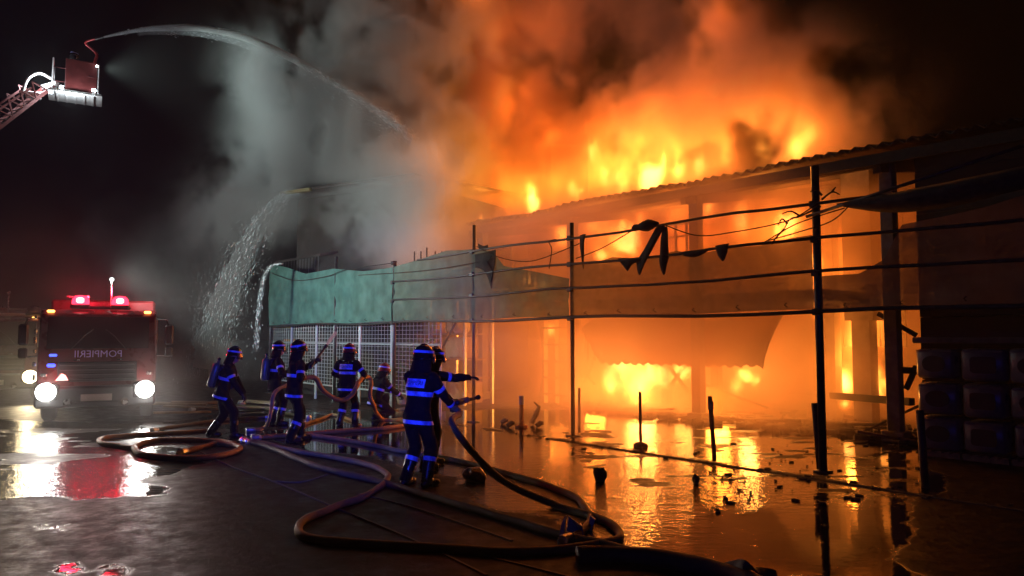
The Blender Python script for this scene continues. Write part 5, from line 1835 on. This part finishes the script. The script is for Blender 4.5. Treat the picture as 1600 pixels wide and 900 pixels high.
# dripping cornice over the green net
drip = MB()
a_, b_ = on_plane(428, 412, .5), on_plane(500, 400, .5)
slab_pts = [W(a_[0], .5, a_[1]), W(b_[0], .5, b_[1]), W(b_[0], 1.6, b_[1] + .25), W(a_[0], 1.6, a_[1] + .25)]
can = MB().prism(slab_pts, (0, 0, 0), (0, 0, .08)).build("canopy", M_ROOF)
tag(can, "small dripping roof sheet above the green net", "canopy")
for i in range(16):
    t = (i + .5) / 16
    p = slab_pts[0].lerp(slab_pts[1], t) - Vector(can.location)
    l = .35 + .5 * mnoise.noise(Vector((i * 3.1, 0, 0))) ** 2 + .25 * (i % 3 == 0)
    MB().tube([p, p + Vector((0, -.01, -l * .5)), p + Vector((0, -.02, -l))], [.02, .014, .008], 5).build("drip", V_CORE, can)

# ------------------------------------------------------------------ wire fence panels and the stored goods behind them
M_MESHW = mat("white_wire", (0.42, 0.44, 0.44), 0.45, 0.3, 0.2, 30)
M_YEL = mat("yellow_beam", (0.62, 0.36, 0.03), 0.5, 0, .3, 4)
M_BLU = mat("blue_beam", (0.05, 0.17, 0.42), 0.5, 0, .3, 4)
M_CARD = mat("cardboard", (0.33, 0.23, 0.14), 0.85, 0, .4, 4)
M_SACK = mat("pale_sacks", (0.45, 0.43, 0.38), 0.8, 0, .5, 6, .4)
M_LEAF = mat("leaf_green", (0.05, 0.085, 0.03), 0.7, 0, .5, 12)
def fence_panel(s0, s1, z0, z1, label, n=.12):
    t = empty("wire_fence_panel", W((s0 + s1) / 2, n, 0), ROT_S, label, "fence panel", "wire fence panels under the net")
    h = (s1 - s0) / 2
    fr = MB()
    fr.tube([(-h, 0, 0), (-h, 0, z1), (h, 0, z1), (h, 0, 0)], .028, 8)
    fr.build("frame", M_MESHW, t)
    for z in (z0, (z0 + z1) * .62):
        MB().tube([(-h, 0, z), (h, 0, z)], .024, 8).build("cross_bar", M_MESHW, t)
    w = MB()
    nv_ = max(3, int((s1 - s0) / .16))
    for i in range(1, nv_):
        x = -h + 2 * h * i / nv_
        w.tube([(x, .012, z0), (x, .012, z1)], .006, 4)
    for i in range(1, int((z1 - z0) / .11)):
        z = z0 + .11 * i
        w.tube([(-h, -.012, z), (h, -.012, z)], .006, 4)
    o = w.build("wire_mesh", M_MESHW, t)
    o["kind"] = "stuff"
    return t
sA = [on_plane(x, 560, .12)[0] for x in (421, 455, 494, 522, 562, 612, 690)]
ztop = on_plane(450, 507, .12)[1]
for i, lab in enumerate(("first wire fence panel at the left corner post", "second wire fence panel, behind the firefighter with the cylinder", "narrow wire fence panel behind the raised nozzle",
                         "wire fence panel above the middle firefighter's helmet", "wire fence panel right of the middle firefighter", "last wire fence panel, behind the crouching firefighter")):
    fence_panel(sA[i + 1] + .03, sA[i] - .03, .45, ztop, lab)
# racking behind
s0, s1 = sA[0] + .1, sA[5] - .5
rack = empty("storage_rack", W((s0 + s1) / 2, 2.2, 0), ROT_S, "pallet rack with a yellow and a blue beam behind the wire fence", "storage rack")
hs = abs(s0 - s1) / 2
for i in range(6):
    x = -hs + 2 * hs * i / 5
    for y in (0, -1.0):
        MB().box((x, y, 1.5), (.08, .07, 3.0)).build("upright", M_GALV, rack)
def xs(px):
    return on_plane(px, 550, 2.2)[0] - (s0 + s1) / 2
zy, zb_ = on_plane(470, 533, 2.2)[1], on_plane(560, 549, 2.2)[1]
MB().box(((xs(445) + xs(492)) / 2, .05, zy), (abs(xs(445) - xs(492)), .05, .13), None, .01).build("yellow_beam", M_YEL, rack)
MB().box(((xs(424) + xs(455)) / 2, .05, on_plane(440, 512, 2.2)[1]), (abs(xs(424) - xs(455)), .05, .12), None, .01).build("yellow_beam", M_YEL, rack)
MB().box(((xs(497) + xs(612)) / 2, .06, zb_), (abs(xs(497) - xs(612)), .05, .14), None, .01).build("blue_beam", M_BLU, rack)
MB().box(((xs(497) + xs(612)) / 2, .05, zb_ + .35), (abs(xs(497) - xs(612)), .05, .11), None, .01).build("beam", M_WOODBEAM, rack)
for z in (.75, 1.28, 2.0):
    MB().box((0, -.5, z), (2 * hs, .95, .04)).build("shelf", M_WOODBEAM, rack)
rnd = random.Random(5)
goods = [("carton", M_CARD, "box", "brown carton"), ("sack", M_SACK, "sack", "pale plump sack"), ("wrapped_bale", M_SACK, "bale", "pale wrapped bale")]
spots = [("at the left end of the lowest shelf", -.85, .02), ("second from the left at ground level behind the fence", -.6, .02), ("under the yellow beam at ground level", -.38, .02), ("in the middle at ground level behind the fence", -.05, .02),
         ("under the blue beam at ground level", .3, .02), ("at the right end at ground level behind the fence", .62, .02),
         ("at the left end of the middle shelf", -.8, 1.3), ("left of the middle on the middle shelf", -.45, 1.3), ("in the middle of the middle shelf", -.1, 1.3), ("under the blue beam on the middle shelf", .25, 1.3), ("at the right end of the middle shelf", .6, 1.3),
         ("at the left end of the top shelf", -.78, 2.02), ("above the yellow beam on the top shelf", -.5, 2.02), ("in the middle of the top shelf", 0.0, 2.02), ("above the blue beam on the top shelf", .35, 2.02), ("at the right end of the top shelf", .7, 2.02)]
for i, (where, fx, z) in enumerate(spots):
    nm, mm, ct, lab = goods[i % 3]
    p = W((s0 + s1) / 2 + hs * fx, 2.65 + rnd.uniform(-.1, .1), z)
    w_, d_, h_ = rnd.uniform(.5, .9), rnd.uniform(.5, .8), rnd.uniform(.38, .62)
    mb = MB()
    if nm == "carton":
        mb.box((0, 0, h_ / 2), (w_, d_, h_), None, .015)
        o = mb.build(nm, mm, None, False, loc=p)
        MB().box((0, 0, h_ + .002), (w_ * .98, .06, .006)).build("packing_tape", M_SACK, o)
    elif nm == "sack":
        ball(mb, (0, 0, h_ * .45), (w_ * .5, d_ * .5, h_ * .46), 14)
        ball(mb, (.12 * w_, 0, h_ * .75), (w_ * .28, d_ * .3, h_ * .25), 10)
        o = mb.build(nm, mm, None, True, loc=p)
    else:
        mb.box((0, 0, h_ / 2), (w_, d_, h_), None, .09)
        o = mb.build(nm, mm, None, True, loc=p)
        for k in (-1, 1):
            MB().box((k * w_ * .25, 0, h_ / 2), (.03, d_ + .008, h_ + .008)).build("strap", M_BLACK, o)
    o.rotation_euler = (0, 0, ROT_S + rnd.uniform(-.2, .2))
    tag(o, lab + " " + where, ct, "goods stored on the rack behind the fence")
# potted plants right of the fence
for i, (px, py, lab) in enumerate(((646, 545, "leafy potted shrub just right of the last red-lit post"), (668, 535, "taller leafy shrub beside the diagonal brace"), (630, 575, "low leafy shrub behind the crouching firefighter"))):
    s_, z_ = on_plane(px, py, 1.2)
    t = empty("potted_shrub", W(s_, 1.2, 0), 0, lab, "shrub", "potted shrubs behind the screen")
    MB().lathe([(.16, 0), (.2, .28), (.22, .30), (.2, .3)], (0, 0, 0), 12).build("pot", M_CARD, t)
    MB().tube([(0, 0, .28), (.02, .01, .8), (0, .03, z_)], [.03, .022, .012], 6).build("trunk", M_CHAR, t)
    lf = MB()
    rl = random.Random(i)
    for k in range(260):
        c = Vector((rl.gauss(0, .26), rl.gauss(0, .26), z_ * (.45 + .6 * rl.random())))
        a = Vector((rl.uniform(-1, 1), rl.uniform(-1, 1), rl.uniform(-.6, .6))).normalized()
        b_ = a.orthogonal().normalized() * .035
        lf.add([c - a * .08, c + b_, c + a * .08, c - b_], [(0, 1, 2, 3)])
    o = lf.build("foliage", M_LEAF, t)
    o["kind"] = "stuff"

# ------------------------------------------------------------------ stakes, packs, debris
M_STAKE = mat("rusty_stake", (0.09, 0.055, 0.04), 0.6, 0.3, .4, 9, .2)
M_PURPLE = mat("painted_post", (0.16, 0.13, 0.16), 0.5, .1, .3, 6)
def stake(base, top, r, label, foot=False, m=None, cap=None):
    d = top - base
    o = MB().tube([Vector(), d * .5, d], [r, r * .97, r * .95], 10).build("stake", m or M_STAKE, None, True, loc=base)
    tag(o, label, "stake", "stakes standing in the flooded strip")
    if foot:
        MB().lathe([(.05, 0.0), (.13, .0), (.13, .05), (.06, .09), (.05, .09)], (0, 0, 0), 14).build("foot", M_STAKE, o)
    if cap:
        MB().lathe([(r * 1.1, -.01), (r * 1.25, 0), (r * 1.25, .12), (r * .8, .13)], d * cap, 10).build("band", M_PURPLE, o)
    return o
def top_of(base, px, py):
    return at(px, py, base.y)
for bx, by, tx, ty, r, lab, ft, cap in (
        (1001, 699, 1000, 612, .028, "thin upright stake on a round foot before the brightest flames", True, None),
        (1116, 711, 1109, 619, .038, "leaning stake in the water right of the brightest flames", False, .78),
        (1281, 735, 1272, 630, .042, "dark stake leaning at the foot of the tallest post", False, None),
        (1446, 762, 1437, 641, .050, "black stake before the stacked packs", False, None),
        (905, 668, 905, 606, .030, "short stake just right of the second tall post", False, None)):
    b_ = gnd(bx, by)
    stake(b_, top_of(b_, tx, ty), r, lab, ft, None, cap)
# marker post with a blue band and the scraps round it
b_ = gnd(815, 668)
mk = empty("marker_post", b_, 0, "short red marker post with a blue band in the smoke left of the flames", "marker post")
hgt = top_of(b_, 815, 618).z
MB().lathe([(.05, 0), (.14, 0), (.14, .04), (.05, .07), (.045, hgt * .98), (.03, hgt)], (0, 0, 0), 12).build("post", mat("marker_red", (.35, .05, .03), .5), mk)
MB().lathe([(.048, hgt * .72), (.056, hgt * .72), (.056, hgt * .98), (.04, hgt * 1.0)], (0, 0, 0), 12).build("band", mat("blue_band", (.10, .14, .75), .35), mk)
for px, py, lab in ((790, 663, "light scrap on the wet ground left of the marker post"), (800, 668, "bent scrap at the foot of the marker post"), (838, 664, "upright splinter right of the marker post"), (845, 668, "small curled scrap right of the marker post")):
    p = gnd(px, py)
    mb = MB()
    rl = random.Random(px)
    h_ = .5 if px == 838 else .12
    mb.tube([Vector((-.1, 0, .03)), Vector((0, .02, .05 + h_ * .4)), Vector((.06, 0, h_ * .8)), Vector((.05 - .1 * (px == 838), .02, h_))], [.05, .06, .04, .012], 6)
    tag(mb.build("scrap", M_WOODBEAM, None, False, loc=p), lab, "scrap", "scraps round the marker post")

# stacked shrink-wrapped packs on the right
M_PACK = mat("wrapped_pack", (0.14, 0.125, 0.13), 0.35, 0, .35, 3, .25)
M_PRINT = mat("dark_pack_print", (0.045, 0.025, 0.022), 0.5, 0, .3, 5)
cols = [on_plane(x, 700, 2.6)[0] for x in (1432, 1502, 1572)]
dW = abs(cols[0] - cols[1])
zs = [.02, .58, 1.14]
rowname = ("bottom", "middle", "top")
colname = ("nearest the fire", "in the middle column", "in the right-hand column", "past the right-hand column")
for c in range(4):
    for r_ in range(3):
        s_ = cols[0] - dW * (c + .5)
        t = empty("wrapped_pack", W(s_, 2.9, zs[r_] + .1), ROT_S + .07 * math.sin(c * 3.7 + r_ * 2.3), "shrink-wrapped pack with a dark printed patch, %s of its stack, %s" % (rowname[r_], colname[c]), "pack", "wrapped packs stacked at the right end")
        MB().box((0, 0, .26), (dW * (.93 - .03 * ((c + r_) % 3)), .62, .52 - .025 * ((c * 2 + r_) % 3)), None, .05).build("pack", M_PACK, t, True)
        oval = []
        rw, rh = dW * .27, .13
        sq = (c == 1)
        for k in range(20):
            a = 2 * math.pi * k / 20
            ca, sa = math.cos(a), math.sin(a)
            e = .35 if sq else .9
            oval.append(Vector((math.copysign(abs(ca) ** e, ca) * rw, .312, .26 + math.copysign(abs(sa) ** e, sa) * rh)))
        MB().prism(oval, (0, 0, 0), (0, .006, 0)).build("print_patch", M_PRINT, t)
        MB().box((0, .308, .47), (dW * .8, .012, .03)).build("seam", M_PACK, t)
for c in range(4):
    s_ = cols[0] - dW * (c + .5)
    p = empty("pallet", W(s_, 2.9, 0), ROT_S, "low timber pallet under the stack of packs %s" % colname[c], "pallet", "pallets under the packs")
    for k in range(5):
        MB().box((-dW * .4 + dW * .2 * k, 0, .095), (dW * .13, .66, .022)).build("plank", M_WOODBEAM, p)
    for k in (-1, 0, 1):
        MB().box((0, k * .27, .045), (dW * .94, .09, .075)).build("bearer", M_WOODBEAM, p)
# long board across the top of the stacks
a_ = on_plane(1425, 566, 2.7)
bd = MB().box((0, 0, 0), (dW * 4.2, .5, .10), None, .02)
o = bd.build("board", M_WALL, None, False, loc=W(cols[0] - dW * 2.05, 2.9, 1.88))
o.rotation_euler = (0, .0, ROT_S)
tag(o, "long dark board lying across the tops of the stacked packs", "board")

def stone(px, py, r, label, m, seed, name="stone", cat="stone", flat=.8):
    p = gnd(px, py)
    mb = MB()
    ball(mb, (0, 0, r * flat * .8), (r, r * .85, r * flat), 14)
    mb.v = [tuple(Vector(v) + Vector((v[0], v[1], v[2] - r * .6)) * (.35 * mnoise.noise(Vector(v) * (1.6 / r) + Vector((seed, 0, 0))))) for v in mb.v]
    return tag(mb.build(name, m, None, False, loc=p), label, cat)
stone(938, 752, .095, "dark square lump standing in the rippled water", M_CHAR, 3, flat=1.1)
stone(1088, 756, .05, "small dark lump in the water below the leaning stake", M_CHAR, 5, flat=1.4)
stone(1122, 800, .03, "tiny dark pebble in the still water", M_CHAR, 6)
stone(741, 752, .17, "crumpled bag on the wet ground right of the nearest firefighter", mat("crumpled_bag", (.32, .21, .15), .35, 0, .5, 7, .4), 8, "bag", "bag", .62)
stone(377, 634, .12, "pale clod behind the walking firefighter", M_SACK, 12, "clod", "clod", .7)
# folded white sheet-metal bits under the hose bend
for pts, lab in (([(872, 846), (878, 815), (884, 806), (880, 846)], "white curved strip standing up under the hose bend"), ([(896, 832), (906, 818), (912, 826), (902, 840)], "small pale folded strip inside the hose bend"),
                 ([(918, 828), (922, 806), (930, 812), (922, 832)], "amber-lit scrap leaning on the hose bend")):
    b_ = gnd(pts[0][0], pts[0][1])
    ring = [at(x, y, b_.y) - b_ for x, y in pts]
    mb = MB().prism(ring, (0, 0, 0), (.01, .03, 0))
    tag(mb.build("sheet_scrap", M_WHITEP, None, False, loc=b_), lab, "scrap", "scraps under the hose bend")
b_ = gnd(885, 842)
mb = MB().prism([Vector((0, .05, .01)), Vector((.17, .02, .01)), Vector((.16, .08, .10)), Vector((.03, .10, .19))], (0, 0, 0), (.0, .012, .0))
tag(mb.build("sheet_scrap", M_BLU, None, False, loc=b_), "dark blue scrap of sheet between the white strip and the hose", "scrap", "scraps under the hose bend")

# rubble: planks and beams fallen inside and by the pillar, one object each
rl = random.Random(9)
def fallen(px, py, n, l, w, ang, tilt, label, m, z=.06, nm="fallen_beam", grp="beams fallen inside the building"):
    s_, _ = on_plane(px, py, n)
    o = MB().box((0, 0, 0), (l, w, w * .6), None, .01)
    v = o.v
    o.v = [tuple(Vector(p) + Vector((0, .02, .03)) * mnoise.noise(Vector(p) * 3 + Vector((px, 0, 0)))) for p in v]
    o = o.build(nm, m, None, False, loc=W(s_, n, z))
    o.rotation_euler = (0, tilt, ROT_S + ang)
    return tag(o, label, "beam", grp)
fallen(1385, 690, 3.4, 1.1, .09, .9, -.16, "pale fallen beam at the foot of the pillar, sloping to the water", M_WOODBEAM, .16)
fallen(1365, 655, 5.6, 1.2, .08, -.2, .04, "fallen beam lying behind the pillar at ground level", M_WOODBEAM, .10)
fallen(1330, 650, 5.0, 1.6, .08, .3, .06, "fallen beam left of the square column", M_CHAR, .12)
fallen(1180, 660, 4.4, 2.0, .10, .1, .05, "charred beam lying along the floor under the fallen sheet", M_CHAR, .10)
fallen(1020, 655, 4.2, 1.8, .07, -.3, .10, "charred beam below the brightest flames", M_CHAR, .14)
fallen(960, 650, 3.8, 1.0, .06, .5, .10, "short charred beam left of the brightest flames", M_CHAR, .1)
fallen(1400, 640, 4.6, 1.4, .07, .5, .5, "tilted charred beam leaning behind the pillar", M_CHAR, .4)
fallen(1150, 640, 5.4, 1.6, .08, .8, -.35, "beam leaning over the smaller fire", M_CHAR, .5)
deb = MB()
for k in range(420):
    s_, n_ = rl.uniform(-.4, 9.5), 3.6 + abs(rl.gauss(0, 1.6))
    c = W(s_, n_, 0)
    h_ = .05 + .25 * max(0, mnoise.noise(Vector((s_ * .8, n_ * .8, 0)))) + .1 * rl.random()
    M_ = Matrix.Rotation(rl.uniform(0, 6.28), 4, 'Z') @ Matrix.Rotation(rl.uniform(-.5, .5), 4, 'X')
    deb.box(c + Vector((0, 0, h_ * .4)), (rl.uniform(.05, .5), rl.uniform(.03, .12), rl.uniform(.03, .12)), M_)
tag(deb.build("rubble", M_CHAR, None, False, loc=Vector((0, 0, 0))), "charred rubble strewn over the floor of the open bays", None, None, "stuff")
deb = MB()
for k in range(150):
    u = rl.random()
    if u < .5:
        p = gnd(rl.uniform(1080, 1440), rl.uniform(690, 790))
    else:
        p = W(rl.uniform(-2.5, 6), -.6 + rl.gauss(0, .14), 0)
    M_ = Matrix.Rotation(rl.uniform(0, 6.28), 4, 'Z') @ Matrix.Rotation(rl.uniform(-.3, .3), 4, 'X')
    k_ = rl.random() ** 2
    deb.box(p + Vector((0, 0, .012)), (.02 + .09 * k_, .012 + .03 * k_, .01 + .014 * k_), M_)
tag(deb.build("litter", M_CHAR, None, False, loc=Vector((0, 0, 0))), "small charred bits floating and lying in the flooded strip", None, None, "stuff")
# heap of flattened boards and hose by the far left
for i, (px, py, l, a, lab) in enumerate(((270, 634, 1.8, .2, "pale board lying flat nearest the fire engine"), (300, 640, 1.5, -.1, "second flat board behind the walking firefighter"), (315, 632, 1.6, .4, "flat board touching the walking firefighter's left side"),
                                         (390, 640, 1.4, .1, "flat board between the walking firefighter and the air cylinder one"), (410, 632, 1.3, -.3, "short board by the left fence post"), (285, 648, 1.3, .6, "small skewed board below the others"))):
    p = gnd(px, py)
    o = MB().box((0, 0, .06), (l, .28, .05), None, .01).build("board", M_CARD, None, False, loc=p)
    o.rotation_euler = (.05 * (-1) ** i, .04, a)
    tag(o, lab, "board", "boards lying on the yard at the far left")
# burning shelf frame in the left bay
s0_, z0_ = on_plane(853, 600, 4.6)
s1_, z1_ = on_plane(905, 500, 4.6)
sh = empty("shelf_frame", W((s0_ + s1_) / 2, 4.6, 0), ROT_S, "tall open shelf frame glowing with fire left of the second tall post", "shelf")
hw = abs(s0_ - s1_) / 2
M_EMBER = emis("glowing_timber", (1.0, .36, .04), 1.6)
for x in (-hw, -hw * .55, hw * .3, hw):
    MB().box((x, 0, z1_ / 2), (.07, .09, z1_)).build("upright", M_EMBER if x > hw * .9 or x == hw * .3 else M_CHAR, sh)
for k in range(5):
    MB().box((0, 0, z1_ * (k + .55) / 5), (hw * 2 - .08, .36, .05)).build("shelf", M_CHAR, sh)
s2_, _ = on_plane(940, 520, 4.7)
for k in range(3):
    ss_ = s1_ + (s2_ - s1_) * (k + .5) / 3
    ar = []
    w_ = abs(s2_ - s1_) / 3 * .40
    zz0, zz1 = on_plane(900, 562, 4.7)[1], on_plane(900, 520, 4.7)[1]
    o = MB()
    pts = [(-w_, 0, zz0), (-w_, 0, zz1)] + [(w_ * math.cos(a), 0, zz1 + w_ * math.sin(a)) for a in np.linspace(math.pi, 0, 7)][1:-1] + [(w_, 0, zz1), (w_, 0, zz0)]
    o.tube(pts, .03, 6)
    wf = o.build("window_arch", M_WOODBEAM, None, False, loc=W(ss_, 4.7, 0))
    wf.rotation_euler = (0, 0, ROT_S)
    tag(wf, ("arched window frame nearest the glowing shelf", "middle arched window frame beside the glowing shelf", "arched window frame farthest right of the glowing shelf")[k], "window frame", "arched window frames in the left bay")
# blue beacon beam of the engine standing behind the lens: it lights the tape on the firefighters
lamp("beacon_light", 'SPOT', (-1.0, -4.5, 3.0), (0.02, 0.045, 1.0), 9500, .15, (-3.0, 14.0, 1.75), 20, .55)
lamp("beacon_light", 'SPOT', (-0.6, -4.5, 3.0), (0.04, 0.07, 1.0), 250, .15, (5.5, 12.0, 1.2), 40, .9)

# ------------------------------------------------------------------ smoky night air
m, N, L = new_mat("night_haze")
N.remove(N["Principled BSDF"])
pv = N.new("ShaderNodeVolumePrincipled")
pv.inputs["Color"].default_value = (.86, .85, .84, 1)
pv.inputs["Density"].default_value = 0.0013
pv.inputs["Anisotropy"].default_value = .3
L.new(pv.outputs[0], N["Material Output"].inputs["Volume"])
hz = MB().box((0, 0, 10.5), (620, 620, 23.0)).build("haze", m, None, False)
hz["kind"] = "stuff"
